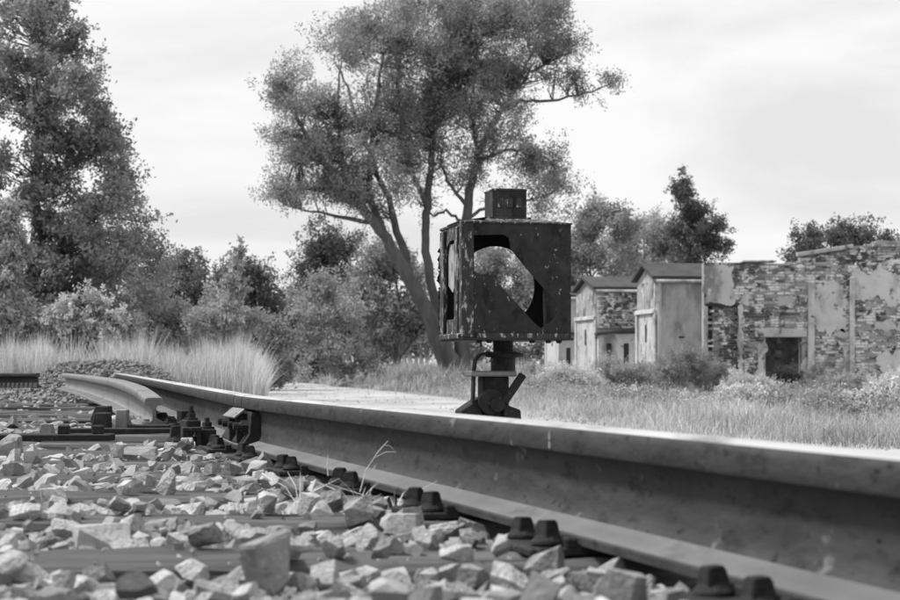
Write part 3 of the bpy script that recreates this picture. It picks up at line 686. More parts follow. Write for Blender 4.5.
# the 300 that show largest: the exposed fields in the middle of the wall, clear of the plaster and the weeds
PATCH = [(706, 733, 266, 302), (856, 905, 272, 302), (817, 846, 284, 330), (776, 806, 299, 305)]
def plastered(x, z):
    for (a, c, t_, b_) in PATCH:
        if wx(a) < x < wx(c) and wz(b_) < z < wz(t_): return True
    return False
for i in order:
    if len(sel) >= 298: break
    if not plastered(bricks[i][0], bricks[i][1]) and bricks[i][1] > .75: sel.add(i)
bm_ = MB()
for i, (xc, z, ln, dy) in enumerate(bricks):
    if i in sel:
        o = add('brick', brick_mesh(ln), wroot); o.location = (xc, dy, z); o.rotation_euler = (0, RNG.normal() * .012, RNG.normal() * .02)
    else: bm_.box((xc, dy + .05, z), (ln, .1, .063), Matrix.Rotation(RNG.normal() * .012, 3, 'Y'), tone=RNG.random())
tag(bm_.build('brick_mass', M['brick_mass'], wroot), kind='stuff')
def patch(px0, px1, py0, py1, seed, mt='plaster', rough=.10, th=.018, parent=None, fy=-.042):
    """ragged sheet of render still clinging to the wall"""
    x0_, x1_, z1_, z0_ = wx(px0), wx(px1), wz(py0), wz(py1); pts = []; cs = [(x0_, z0_), (x1_, z0_), (x1_, z1_), (x0_, z1_)]
    for i in range(4):
        a, c = cs[i], cs[(i + 1) % 4]; n = max(4, int(math.hypot(c[0] - a[0], c[1] - a[1]) / .04)); nd = Vector((c[1] - a[1], a[0] - c[0])).normalized()
        for k in range(n):
            f = k / n; x, z = a[0] + (c[0] - a[0]) * f, a[1] + (c[1] - a[1]) * f
            q = rough * 1.3 * (mnoise.noise(Vector((x * 2.2, z * 2.2, seed))) + .7 * mnoise.noise(Vector((x * 6, z * 6, seed + 3))) + .35 * mnoise.noise(Vector((x * 15, z * 15, seed)))) * (math.sin(math.pi * f) * .6 + .4)
            pts.append((x + nd.x * q, z + nd.y * q))
    return poly_plate('plaster_patch', pts, [], th, M[mt], parent or wroot, Matrix.Translation((0, fy, 0)))
patch(705, 734, 266, 304, 1, 'plaster', .09); patch(738, 742.5, 306, 384, 2, 'plaster', .05)
patch(853, 930, 272, 301, 3, 'plaster', .20); patch(817, 845, 284, 332, 4, 'plaster', .28); patch(872, 925, 322, 330, 5, 'plaster_l', .1)
patch(778, 807, 297, 306, 6, 'plaster_l', .09); patch(804, 813, 360, 396, 7, 'plaster_l', .12); patch(757, 766, 345, 392, 8, 'plaster', .12); patch(742, 752, 296, 303, 9, 'plaster', .1)
patch(832, 850, 330, 336, 10, 'plaster_l', .1); patch(884, 935, 352, 376, 11, 'plaster', .25); patch(842, 849, 345, 388, 12, 'plaster', .12); patch(704, 707.4, 306, 372, 13, 'plaster_l', .03)
b = MB(); b.box(((wx(755) + wx(807)) / 2, .02, wz(333)), (wx(807) - wx(755), .17, wz(329) - wz(337.5))); b.build('lintel', M['plaster_l'], wroot, bevel=.02)
b = MB(); b.box(((wx(707) + wx(740)) / 2, .04, wz(305)), (wx(740) - wx(707), .14, .07)); b.build('niche_lintel', M['dark'], wroot, bevel=.01)
for (a, c, t_, lab) in ((807.5, 814, 282, 0), (849, 854, 277, 1)):
    b = MB(); b.box(((wx(a) + wx(c)) / 2, -.03, wz(t_) / 2), (wx(c) - wx(a), .14, wz(t_)), Matrix.Rotation(R(.4), 3, 'Y')); b.build('pilaster', M['plaster'], wroot, bevel=.015)
b = MB(); b.box(((wx(742) + wx(776)) / 2, .15, wz(261.2)), (wx(776) - wx(742), .5, .05)); b.build('coping', M['plaster_l'], wroot, bevel=.01)
# dim room behind the doorway, with rubble
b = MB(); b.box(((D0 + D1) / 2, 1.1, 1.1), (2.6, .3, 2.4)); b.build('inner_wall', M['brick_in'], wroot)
rb = []
for _ in range(90):
    x = RNG.uniform(D0 - .2, D1 + .2); y = RNG.uniform(.1, 1.4); rb.append(((x, y, RNG.uniform(.05, .35 + .4 * y)), RNG.uniform(.06, .16), rotm(RNG, .8), RNG.random() * .5))
rock_mass('rubble', rb, M['stone_mass'], wroot)
# set-back upper wall with a slanting beam
uroot = empty('upper_brick_wall', (at(802, 368, 50).x, 50, 0)); MP2 = 50 / FPX
def ux(px): return (px - 802) * MP2
def uz(py): return CAMZ + (HZ - py) * MP2
outl = [(ux(800), -.6), (ux(960), -.6), (ux(960), uz(236)), (ux(905), uz(238)), (ux(893), uz(241)), (ux(880), uz(240)), (ux(868), uz(245)), (ux(856), uz(246)), (ux(800), uz(257))]
poly_plate('core', outl, [], .3, M['mortar'], uroot, Matrix.Identity(4))
b = MB(); z = uz(262)
while z < uz(236):
    x = ux(801) - (.13 if int(z / rowh) % 2 else 0)
    while x < ux(945):
        px = 802 + x / MP2; lim = 257 - (px - 800) * .19 if px < 856 else 246 - (px - 856) * .17
        if z + .03 < uz(max(lim, 237)) and RNG.random() > .06: b.box((x + .125, -.01 - RNG.uniform(0, .03), z), (.25, .06, .063), tone=RNG.random())
        x += .264
    z += rowh
tag(b.build('brick_mass', M['brick_mass'], uroot), kind='stuff')
b = MB(); p1, p2 = Vector((ux(796), -.1, uz(255))), Vector((ux(852), -.1, uz(246.5))); d = (p2 - p1); ln = d.length; d.normalize(); nn = Vector((-d.z, 0, d.x))
b.box((p1 + p2) / 2, (ln, .2, .11), Matrix((d, Vector((0, 1, 0)), nn)).transposed()); b.build('slanting_beam', M['plaster_l'], uroot, bevel=.01)
tag(uroot, 'set-back brick wall with a slanting pale beam, rising behind the ruined wall', 'wall')

# ------------------------------------------------------------------ gabled brick bays (towers)
def bay(label, corner_px, far_px, Y, eave_py, ridge_py, length, side, gable_mt, low_ledge=None, fdir=-.16):
    c = at(corner_px, 368, Y)
    for wdt in np.linspace(.5, 6, 400):
        q = (c.x + fdir * wdt, Y + wdt)
        if 450 + FPX * q[0] / q[1] < far_px: break
    root = empty('gabled_bay', (c.x, Y, -.7)); f = Vector((fdir, 1, 0)).normalized(); r = Vector((f.y, -f.x, 0))
    ze = CAMZ + (HZ - eave_py) / FPX * Y + .7; zr = CAMZ + (HZ - ridge_py) / FPX * (Y + wdt / 2) + .7; wd = wdt
    def q(u, v, z): p = r * u + f * v; return (p.x, p.y, z)        # u along the side wall, v along the gable front
    b = MB(); vv = [q(0, 0, 0), q(length, 0, 0), q(length, wd, 0), q(0, wd, 0), q(0, 0, ze), q(length, 0, ze), q(length, wd, ze), q(0, wd, ze), q(0, wd / 2, zr), q(length, wd / 2, zr)]
    b.v = vv; b.f = [(0, 1, 5, 4), (2, 3, 7, 6), (3, 0, 4, 8, 7), (1, 2, 6, 9, 5)]; b.t = [.5] * 4
    b.build('wall', M[side], root)
    # gable front: render above, recessed pale panel below a string course
    fm = Matrix((f, -r, Vector((0, 0, 1)))).transposed().to_4x4() 
    def front(u0, u1, z0, z1, th, nm, mt, bev=.01):
        bb = MB(); bb.box((0, 0, 0), (u1 - u0, th, z1 - z0)); o = bb.build(nm, M[mt], root, bevel=bev)
        ctr = f * ((u0 + u1) / 2) - r * (th / 2 + .002); o.location = (ctr.x, ctr.y, (z0 + z1) / 2); o.rotation_euler = (0, 0, math.atan2(f.y, f.x)); return o
    zs = ze * .74
    front(.05, wd - .05, zs - .06, zs + .06, .09, 'string_course', 'plaster')
    front(0.0, .22, 0, zs - .06, .06, 'corner_pier', gable_mt); front(wd - .22, wd, 0, zs - .06, .06, 'corner_pier', gable_mt)
    front(.22, wd - .22, 0, zs - .06, .02, 'front_panel', gable_mt)
    front(.1, wd - .1, zs + .06, ze - .05, .03, 'front_panel', 'stained')
    front(wd * .47, wd * .55, zs * .66, zs * .86, .03, 'window', 'dark')
    # roof: two thick slopes with overhang, fascia
    for s in (0, 1):
        v0, v1 = (-.10, wd / 2) if s == 0 else (wd + .10, wd / 2); sl = (zr - ze) / (wd / 2); za = ze - .10 * sl + .03; zc_ = zr + .03
        pts = [q(-.16, v0, za), q(length + .2, v0, za), q(length + .2, v1, zc_), q(-.16, v1, zc_)]
        bb = MB(); bb.quad_box(pts + [(x, y, z + .09) for x, y, z in pts]); o = bb.build('roof', M['roof'], root)
        if s == 0:
            e0_, e1_ = q(-.05, v0 - .02, za - .05), q(length, v0 - .02, za - .05); bb = MB()
            bb.tube([e0_, e1_], .045, 8); bb.build('gutter', M['plaster'], o)
    # side wall details
    def sidep(u0, u1, z0, z1, th, nm, mt, tilt=0, bev=.01):
        bb = MB(); bb.box((0, 0, 0), (u1 - u0, th, z1 - z0)); o = bb.build(nm, M[mt], root, bevel=bev)
        ctr = r * ((u0 + u1) / 2) - f * (th / 2 + .002); o.location = (ctr.x, ctr.y, (z0 + z1) / 2); o.rotation_euler = (R(0), tilt, math.atan2(r.y, r.x)); return o
    tag(root, label, 'building', 'gabled bays of the derelict building')
    return root, sidep, ze, zs, wd, q
r1, sp1, ze, zs, wd, q1 = bay('gabled plaster bay with dark roof beside the ruined wall', 657, 637, 50, 279, 267, 5.0, 'plaster_g', 'plaster_l')
sp1(.62, .78, ze * .52, ze * .535, .02, 'ledge_chip', 'dark'); sp1(.02, .12, 0, ze - .05, .035, 'corner_pier', 'plaster')
def brick_field(root, r, f, u0, u1, z0, z1, n_obj=0):
    bb = MB(); z = z0; j = 0
    while z < z1:
        x = u0 - (.13 if j % 2 else 0)
        while x < u1:
            a, c = max(x, u0), min(x + .25, u1)
            if c - a > .06 and RNG.random() > .04:
                mid = r * ((a + c) / 2) - f * (.03 + RNG.uniform(0, .02)); ang = math.atan2(r.y, r.x)
                bb.box((mid.x, mid.y, z), (c - a, .05, .062), Matrix.Rotation(ang, 3, 'Z'), tone=RNG.random())
            x += .264
        z += .077; j += 1
    return tag(bb.build('brick_mass', M['brick_mass'], root), kind='stuff')
r2, sp2, ze, zs, wd, q2 = bay('middle gabled bay with bare brick side above a lean-to ledge', 597, 576, 59, 289.5, 280, 4.0, 'mortar', 'plaster_l')
f_ = Vector((-.16, 1, 0)).normalized(); r_ = Vector((f_.y, -f_.x, 0))
zl = CAMZ + (HZ - 330) / FPX * 59 + .7
brick_field(r2, r_, f_, .02, 1.9, zl + .1, ze - .12)
o = sp2(-.1, 2.2, zl - .05, zl + .05, .4, 'lean_to_ledge', 'roof', R(-7))
sp2(0, 2.2, 0, zl - .12, .16, 'lower_wall', 'plaster'); 
for u in (.28, .86): 
    sp2(u, u + .17, zl * .38, zl * .80, .18, 'window', 'dark')
r3, sp3, ze, zs, wd, q3 = bay('farthest gabled bay, half hidden behind the lantern', 560, 546, 70, 297, 289, 3.5, 'plaster_g', 'plaster_g')
zl3 = CAMZ + (HZ - 333) / FPX * 70 + .7
sp3(-.1, 1.8, zl3 - .05, zl3 + .05, .35, 'lean_to_ledge', 'roof', R(-3)); sp3(.25, .42, zl3 * .35, zl3 * .75, .02, 'window', 'dark')

# far plank fences between the trees
def planks(label, px0, px1, py0, py1, Y, n, seed):
    rg_ = random.Random(seed); o = empty('plank_fence', (at(px0, 368, Y).x, Y, gz(at(px0, 368, Y).x, Y)))
    for k in range(n):
        px = px0 + (px1 - px0) * (k + .5) / n; p = at(px, py0 + rg_.uniform(-3, 5), Y); wd_ = (px1 - px0) / n / FPX * Y * rg_.uniform(.6, .95)
        b = MB(); b.box((p.x, Y + rg_.uniform(-.03, .03), (p.z - .6) / 2), (wd_, .05, p.z + .6), Matrix.Rotation(rg_.uniform(-.04, .04), 3, 'Y')); b.build('plank', M['pale_wood'], o, off=o.location)
    b = MB(); a, c = at(px0, py0 + 8, Y), at(px1, py0 + 8, Y); b.box(((a.x + c.x) / 2, Y + .08, a.z), (c.x - a.x, .05, .1)); b.build('rail', M['pale_wood'], o, off=o.location)
    tag(o, label, 'fence')
planks('pale plank fence far away, behind the leaning trunk', 396, 430, 349, 366, 80, 6, 2)

# ------------------------------------------------------------------ vegetation
def leaf_arrays(C, size, asp=.45, up=.3, rng=RNG):
    n = len(C); d = rng.normal(size=(n, 3)); d[:, 2] += up * 0; d /= np.linalg.norm(d, axis=1)[:, None]
    a = rng.normal(size=(n, 3)); a[:, 2] += up * 2; s = np.cross(d, a); s /= np.linalg.norm(s, axis=1)[:, None] + 1e-9
    L_ = size * rng.uniform(.6, 1.35, (n, 1)); W = L_ * asp * .5
    v = np.stack([C - d * L_ * .5, C + s * W - d * L_ * .05, C + d * L_ * .5, C - s * W - d * L_ * .05], 1).reshape(-1, 3)
    return v, np.arange(4 * n).reshape(-1, 4)
def crown_points(blobs, nclump, per, rc, rng, gap=.0, upb=.35, thr=-.18):
    """blobs: (centre, radii); leafy sprays spread through each volume, pointing outwards"""
    sub = []
    for c, r in blobs:                                    # break every mass into smaller uneven ones
        c = np.array(c); r = np.array(r)
        for _ in range(8):
            d = rng.normal(size=3); d /= np.linalg.norm(d); sub.append((c + d * r * rng.uniform(.25, .8), r * rng.uniform(.3, .65)))
    vol = np.array([r[0] * r[1] * r[2] for c, r in sub]) ** .75; vol /= vol.sum(); cl = []; dr = []
    for (c, r), f in zip(sub, vol):
        k = max(1, int(nclump * f + rng.random())); d = rng.normal(size=(k, 3)); d /= np.linalg.norm(d, axis=1)[:, None]
        cl.append(c + d * r * rng.random((k, 1)) ** .45); o = d * .8 + rng.normal(size=(k, 3)) * .55; o[:, 2] += upb; dr.append(o / np.linalg.norm(o, axis=1)[:, None])
    cl = np.concatenate(cl); dr = np.concatenate(dr)
    if gap:
        keep = np.array([mnoise.noise(Vector(p) * gap) > thr for p in cl]); cl = cl[keep]; dr = dr[keep]
    k = len(cl); ln = rc * rng.uniform(.8, 2.6, (k, 1)); t = rng.random((k, per, 1)) ** .85
    P = cl[:, None, :] + dr[:, None, :] * ln[:, None, :] * (t - .25) + rng.normal(size=(k, per, 3)) * rc * .36 * (1.15 - .6 * t)
    tone = np.repeat(np.clip(rng.normal(.5, .26, k), 0, 1), per) * .6 + rng.random(k * per) * .4
    return cl, dr, ln, P.reshape(-1, 3), tone
def wobble(pts, amp, rng, sub=4):
    out_ = []
    for i in range(len(pts) - 1):
        a, c = Vector(pts[i][:3]), Vector(pts[i + 1][:3]); ra, rb_ = pts[i][3], pts[i + 1][3]
        for k in range(sub):
            f = k / sub; p = a.lerp(c, f) + Vector(rng.normal(size=3)) * amp * (0 if (i == 0 and k == 0) else 1); out_.append((*p, ra + (rb_ - ra) * f))
    out_.append(tuple(pts[-1])); return out_
def tree(name, label, base, limbs, blobs, nclump, per, rc, lsize, lmat, bark='bark', asp=.45, gap=0, seed=1, twigs=True, cat='tree', group=None, amp=.05, tw=.02, thr=-.18):
    rng = np.random.default_rng(seed); root = empty(name, base); bx0 = np.array(base)
    cl, dr, ln, P, tone = crown_points(blobs, nclump, per, rc, rng, gap, thr=thr)
    v, f = leaf_arrays(P, lsize, asp, rng=rng); add('crown', np_mesh('crown', v - bx0, f, tone, M[lmat]), root)
    b = MB(); nodes = []
    for lb in limbs:
        w_ = wobble(lb, amp, rng); b.tube([q[:3] for q in w_], [q[3] for q in w_], 8 if w_[0][3] > .08 else 6); nodes += w_
    if twigs and nodes:
        A = np.array(nodes)
        for i in rng.permutation(len(cl))[:int(len(cl) * .8)]:
            c = cl[i] - dr[i] * ln[i] * .25; tip = cl[i] + dr[i] * ln[i] * .6
            dd = np.linalg.norm(A[:, :3] - c, axis=1) + np.maximum(0, A[:, 2] - c[2] + .2) * 1.2; j = int(dd.argmin()); a = A[j]
            if np.linalg.norm(c - a[:3]) > 1.0: continue
            mid = (a[:3] + c) / 2 + rng.normal(size=3) * .10 * np.linalg.norm(c - a[:3]); r0 = min(a[3] * .6, tw)
            b.tube([a[:3], mid, c, tip], [r0, r0 * .7, r0 * .45, r0 * .15], 4, cap=False)
    if b.v: b.build('trunk', M[bark], root, sm=60, off=base)
    return tag(root, label, cat, group)
def pxblob(px, py, rx, ry, Y, dY=0, depth=None):
    k = Y / FPX; c = at(px, py, Y); return ((c.x, Y + dY, c.z), (rx * k, (depth if depth else (rx + ry) / 2 * k), ry * k))
def pxlimb(Y, pts, dY=0, ls=.62):
    k = Y / FPX; n = len(pts); o = []
    for i, (px, py, r) in enumerate(pts): p = at(px, py, Y); o.append((p.x, Y + dY * i / max(1, n - 1), p.z, r * k * ls))
    return o

# --- leaning old tree behind the lantern
CY = 45.0; cb = at(450, 372, CY); cbase = (cb.x, CY, gz(cb.x, CY) - .05)
rg = np.random.default_rng(3)
BL = [(300, 92, 34, 32), (292, 140, 24, 18), (282, 188, 24, 20), (322, 150, 34, 30), (340, 62, 38, 30), (400, 42, 52, 40), (392, 108, 44, 38), (462, 22, 56, 40), (452, 92, 44, 36), (522, 26, 44, 32), (548, 44, 30, 22), (500, 82, 38, 28),
      (585, 86, 30, 13), (556, 76, 18, 12), (542, 146, 30, 24), (560, 176, 20, 13), (500, 146, 30, 22), (515, 198, 28, 10), (428, 150, 30, 26), (356, 196, 26, 18), (318, 206, 24, 12), (440, -22, 85, 30), (552, 14, 28, 20), (372, 160, 28, 24),
      (300, 60, 20, 14), (360, 30, 30, 16), (470, 180, 22, 16), (275, 72, 10, 8), (262, 190, 8, 7), (270, 135, 9, 7), (612, 84, 10, 6), (400, 190, 20, 16), (530, 170, 26, 18), (545, 205, 16, 8), (300, 170, 26, 22), (335, 110, 30, 26), (310, 195, 30, 14), (345, 175, 26, 22), (420, 195, 16, 12), (550, 190, 24, 14), (480, 160, 24, 20), (270, 200, 12, 10), (380, 210, 20, 12), (420, 110, 30, 30), (470, 128, 26, 26), (352, 122, 26, 26), (440, 55, 34, 30), (512, 122, 22, 16), (484, 60, 30, 26), (405, 165, 24, 22), (335, 185, 26, 16)]
blobs = [pxblob(a, c, r1_, r2_, CY, rg.uniform(-1.6, 1.6)) for a, c, r1_, r2_ in BL]
LM = [([(455, 386, 27), (452, 374, 24), (441, 345, 19), (430, 316, 15.5), (411, 280, 12.5), (386, 240, 10.5), (360, 206, 8.5), (326, 166, 6), (298, 122, 3.6), (285, 90, 1.6)], -1),
      ([(386, 240, 8), (368, 190, 6), (372, 130, 4.5), (380, 70, 3), (386, 30, 1.5)], .8), ([(360, 206, 6), (320, 190, 4), (280, 192, 1.8)], -.8), ([(372, 222, 5), (335, 215, 3), (300, 208, 1.5)], .5),
      ([(345, 188, 5), (340, 140, 3.5), (336, 90, 2.4), (340, 50, 1.2)], .6), ([(411, 280, 9), (398, 230, 7), (384, 185, 5), (360, 130, 4), (345, 80, 2.4), (330, 50, 1)], 1.2),
      ([(450, 384, 16), (446, 360, 14), (432, 290, 9), (425, 240, 8), (426, 205, 7.5), (432, 150, 6), (440, 90, 4.4), (450, 30, 2.2), (452, -20, 1)], .6), ([(426, 205, 5), (408, 165, 4.5), (402, 115, 3.5), (396, 60, 2)], -1),
      ([(436, 128, 4), (460, 80, 3), (470, 30, 2), (476, 0, 1)], 1), ([(462, 388, 19), (462, 374, 17), (462, 300, 11), (463, 235, 9.5), (470, 190, 8.5), (478, 152, 6.5), (499, 112, 5), (520, 80, 4), (536, 44, 2.4), (545, 15, 1)], .5),
      ([(499, 112, 3.6), (520, 102, 3), (545, 103, 2.6), (575, 98, 2), (607, 88, 1.1)], -.5), ([(478, 152, 4), (470, 110, 3.4), (476, 60, 2.4), (488, 20, 1.2)], -.8), ([(464, 225, 4), (480, 210, 3), (512, 206, 2.4), (548, 196, 1.2)], -.6),
      ([(464, 222, 3.4), (446, 210, 2.6), (432, 216, 2), (424, 206, 1.5)], .3), ([(476, 160, 4), (505, 150, 3), (530, 146, 2.2), (556, 160, 1.1)], .8), ([(510, 96, 3), (530, 70, 2.4), (556, 55, 1.4), (580, 44, .8)], .8), ([(466, 205, 4), (448, 180, 3), (440, 158, 2), (446, 130, 1.2)], .4)]
tree('leaning_tree', 'tall spreading tree with leaning forked trunk behind the lantern', cbase, [pxlimb(CY, l, d, .54) for l, d in LM], blobs, 5400, 54, .34, .08, 'leaf_mid', asp=.36, gap=1.35, thr=-.06, seed=5, amp=.022, tw=.017)

# --- big leafy tree filling the left edge
TY = 28.0
def ztree(px, Y): p = at(px, 368, Y); return (p.x, Y, gz(p.x, Y) - .05)
rg = np.random.default_rng(29); LB = []
for py in range(-36, 352, 11):
    edge_ = float(np.interp(py, [-36, -20, 0, 40, 90, 130, 170, 210, 260, 340], [44, 52, 62, 82, 104, 120, 124, 146, 152, 156])) + rg.uniform(-14, 6); lft = max(-110, 2 * 34 - edge_ - 20)
    for px in np.arange(edge_ - 9, lft, -21): LB.append((px + rg.uniform(-6, 6), py + rg.uniform(-6, 6), rg.uniform(9, 17), rg.uniform(7, 13)))
rg = np.random.default_rng(9)
tree('broadleaf_tree', 'tall dense leafy tree filling the left edge of the picture', ztree(30, TY), [pxlimb(TY, [(30, 392, 16), (34, 300, 12), (36, 200, 9), (38, 100, 6), (40, 10, 2)]), pxlimb(TY, [(34, 280, 5), (70, 230, 4), (110, 205, 2)]), pxlimb(TY, [(36, 200, 5), (70, 160, 3), (95, 150, 1.5)]), pxlimb(TY, [(34, 300, 5), (0, 240, 4), (-40, 200, 2)])],
     [pxblob(a, c, r1_, r2_, TY, rg.uniform(-1.1, 1.1)) for a, c, r1_, r2_ in LB], 4200, 44, .20, .062, 'leaf_mid', asp=.55, gap=1.1, seed=6, amp=.03, tw=.012)

# --- bushes and trees of the background
def simple(name, label, px, Y, blobs, n, per, rc, ls, lm, seed, gap=1.2, cat='tree', group='trees and bushes in the background', stem=True, bark='bark', asp=.5):
    rg = np.random.default_rng(seed + 50); k = Y / FPX; base = ztree(px, Y); hi = min(c[1] - c[3] * .3 for c in blobs)
    limbs = []
    if stem:
        limbs = [pxlimb(Y, [(px, HZ + (CAMZ - base[2]) / k, 5.0 * 45 / Y), (px + rg.uniform(-3, 3), (HZ + hi) / 2, 3.4 * 45 / Y), (px + rg.uniform(-3, 3), hi, 1.0 * 45 / Y)])]
        for b_ in blobs[:8]: limbs.append(pxlimb(Y, [(px, min(HZ, b_[1] + 50), 2.4 * 45 / Y), ((px + b_[0]) / 2, b_[1] + 18, 1.7 * 45 / Y), (b_[0], b_[1], .6 * 45 / Y)]))
    return tree(name, label, base, limbs, [pxblob(a, c, r1_, r2_, Y, rg.uniform(-.5, .5) * r1_ * k) for a, c, r1_, r2_ in blobs], int(n * 1.5), int(per * 1.15), rc * .85, ls * .72, lm, gap=gap, seed=seed, cat=cat, group=group, amp=.03, tw=.012, bark=bark, asp=asp)
simple('broadleaf_bush', 'dark rounded bush to the right of the big left tree', 190, 40, [(190, 268, 26, 22), (170, 290, 28, 24), (212, 290, 22, 22), (185, 320, 40, 26), (180, 348, 45, 22), (195, 365, 45, 14)], 380, 42, .30, .11, 'leaf_dark', 21)
simple('broadleaf_bush', 'grey feathery bush below the big left tree', 150, 32, [(150, 290, 24, 24), (135, 320, 30, 24), (170, 325, 28, 20), (155, 348, 42, 16)], 330, 44, .22, .09, 'leaf_mid', 22)
simple('broadleaf_tree', 'rounded dark tree above the right end of the reeds', 254, 42, [(252, 275, 20, 20), (240, 300, 22, 22), (268, 300, 20, 24), (256, 335, 30, 26), (275, 345, 16, 22), (262, 362, 26, 14)], 380, 42, .30, .11, 'leaf_dark', 23)
simple('broadleaf_bush', 'light bush behind the sapling and the reeds', 215, 34, [(215, 310, 26, 20), (235, 325, 30, 18), (205, 335, 30, 20)], 260, 42, .22, .085, 'leaf_light', 24, cat='bush', stem=False)
simple('broadleaf_tree', 'tall dark tree left of the leaning trunk, behind the pale bush', 330, 64, [(325, 240, 28, 24), (310, 270, 28, 28), (345, 262, 26, 28), (330, 305, 45, 34), (305, 335, 30, 26), (350, 335, 30, 28), (320, 360, 45, 12)], 520, 46, .46, .16, 'leaf_dark', 25)
simple('broadleaf_tree', 'mid grey tree right behind the leaning trunk', 395, 60, [(385, 262, 28, 24), (410, 280, 26, 28), (372, 300, 26, 26), (400, 322, 36, 22), (420, 330, 22, 20), (375, 345, 20, 14)], 480, 46, .42, .15, 'leaf_mid', 26)
simple('broadleaf_bush', 'soft pale bush beside the road in front of the dark trees', 322, 52, [(325, 300, 26, 24), (345, 315, 20, 24), (308, 325, 24, 26), (330, 345, 34, 18), (350, 285, 14, 14), (322, 364, 38, 12), (350, 358, 18, 14), (365, 364, 14, 9)], 420, 46, .36, .13, 'leaf_light', 27, cat='bush', stem=False)
simple('broadleaf_bush', 'small dark bush at the right end of the reeds by the road', 278, 40, [(278, 345, 14, 18), (284, 366, 12, 12), (270, 330, 12, 16), (276, 376, 14, 9)], 240, 40, .26, .10, 'leaf_mid', 28, cat='bush', stem=False)
simple('broadleaf_tree', 'loose mid grey tree behind the farthest gabled bay', 590, 78, [(600, 215, 26, 20), (575, 235, 26, 24), (622, 232, 22, 18), (590, 262, 40, 22), (560, 280, 26, 26)], 420, 42, .50, .19, 'leaf_mid', 29)
simple('broadleaf_tree', 'pale bushy tree behind the roofs of the middle bays', 645, 84, [(648, 232, 26, 16), (628, 250, 28, 18), (668, 248, 22, 18), (650, 270, 40, 18)], 380, 42, .50, .19, 'leaf_light', 30)
simple('poplar_tree', 'tall dark pointed tree behind the nearest gabled bay', 688, 70, [(683, 190, 8, 12), (685, 200, 9, 10), (692, 214, 12, 10), (687, 196, 9, 12), (706, 236, 18, 12), (688, 208, 14, 14), (698, 228, 24, 16), (716, 222, 10, 12), (680, 232, 14, 14), (700, 250, 30, 16), (722, 244, 12, 8), (690, 268, 26, 16), (682, 178, 5, 6)], 420, 46, .34, .15, 'leaf_dark', 31, gap=1.6)
simple('broadleaf_tree', 'dark tree showing above the ruined wall at the right', 840, 66, [(815, 240, 24, 12), (845, 236, 26, 14), (866, 236, 18, 14), (800, 250, 14, 9), (840, 262, 50, 20), (885, 240, 16, 8), (850, 226, 8, 6)], 380, 42, .40, .15, 'leaf_dark', 32)
simple('broadleaf_tree', 'dark undergrowth tree far behind the lantern post', 480, 92, [(470, 310, 45, 30), (520, 315, 40, 30), (495, 285, 50, 28), (450, 330, 40, 24), (540, 330, 30, 24), (500, 260, 34, 20), (530, 275, 30, 22), (475, 270, 26, 18), (520, 355, 40, 14), (470, 355, 40, 14), (545, 358, 20, 12)], 760, 42, .6, .22, 'leaf_mid', 33)
simple('broadleaf_tree', 'dark distant tree closing the end of the road', 285, 100, [(280, 320, 30, 30), (300, 330, 30, 30), (265, 335, 30, 28), (320, 340, 36, 26), (350, 340, 36, 24), (380, 340, 36, 22)], 520, 42, .6, .22, 'leaf_dark', 34)
simple('broadleaf_tree', 'distant bushy tree hidden low behind the left reeds', 60, 60, [(20, 320, 60, 40), (80, 320, 60, 40), (140, 325, 50, 36), (200, 330, 50, 32), (240, 335, 40, 28)], 700, 42, .5, .16, 'leaf_mid', 35)
simple('hedge_bush', 'tangled hedge mass behind the reeds, left of the rounded dark tree', 130, 46, [(60, 335, 30, 22), (95, 318, 22, 26), (130, 300, 18, 26), (160, 300, 22, 26), (200, 320, 26, 24), (225, 290, 14, 22), (140, 345, 60, 20), (215, 350, 40, 16), (180, 270, 12, 18), (240, 345, 26, 20)], 520, 42, .30, .11, 'leaf_dark', 41, cat='hedge', stem=False)
simple('hedge_bush', 'tangled hedge mass between the reeds and the leaning trunk', 330, 70, [(290, 345, 24, 22), (325, 330, 22, 30), (360, 335, 24, 26), (395, 345, 24, 18), (300, 300, 14, 24), (340, 290, 14, 24), (370, 300, 16, 26), (430, 345, 20, 16), (345, 362, 60, 10)], 520, 42, .42, .15, 'leaf_mid', 42, cat='hedge', stem=False)
# pale shrub and sapling at the reeds
simple('pale_shrub', 'pale upright shrub growing among the reeds below the left tree', 80, 20.5, [(60, 312, 7, 12), (72, 302, 6, 14), (88, 300, 7, 14), (103, 308, 8, 12), (117, 320, 9, 10), (50, 328, 8, 12), (68, 325, 9, 14), (84, 325, 10, 16), (98, 332, 10, 14), (80, 350, 26, 16), (110, 345, 12, 14), (58, 350, 12, 14), (80, 362, 30, 8)], 300, 26, .09, .07, 'leaf_pale', 36, cat='shrub', asp=.4)
simple('pale_shrub', 'pale leafy shrub cut by the left edge of the picture', 8, 24, [(5, 215, 14, 16), (12, 250, 16, 20), (0, 280, 20, 22), (15, 310, 18, 18)], 240, 40, .16, .075, 'leaf_light', 37, cat='shrub', asp=.5)
simple('sapling', 'thin sapling with sparse pale leaves rising above the reeds', 236, 24, [(240, 250, 6, 8), (236, 265, 8, 8), (230, 282, 10, 8), (240, 290, 8, 8), (232, 305, 14, 8), (210, 316, 18, 5), (256, 318, 16, 5), (222, 322, 30, 6)], 110, 26, .11, .07, 'leaf_light', 38, gap=0, cat='sapling', bark='bark_l', group='shrubs by the reeds')

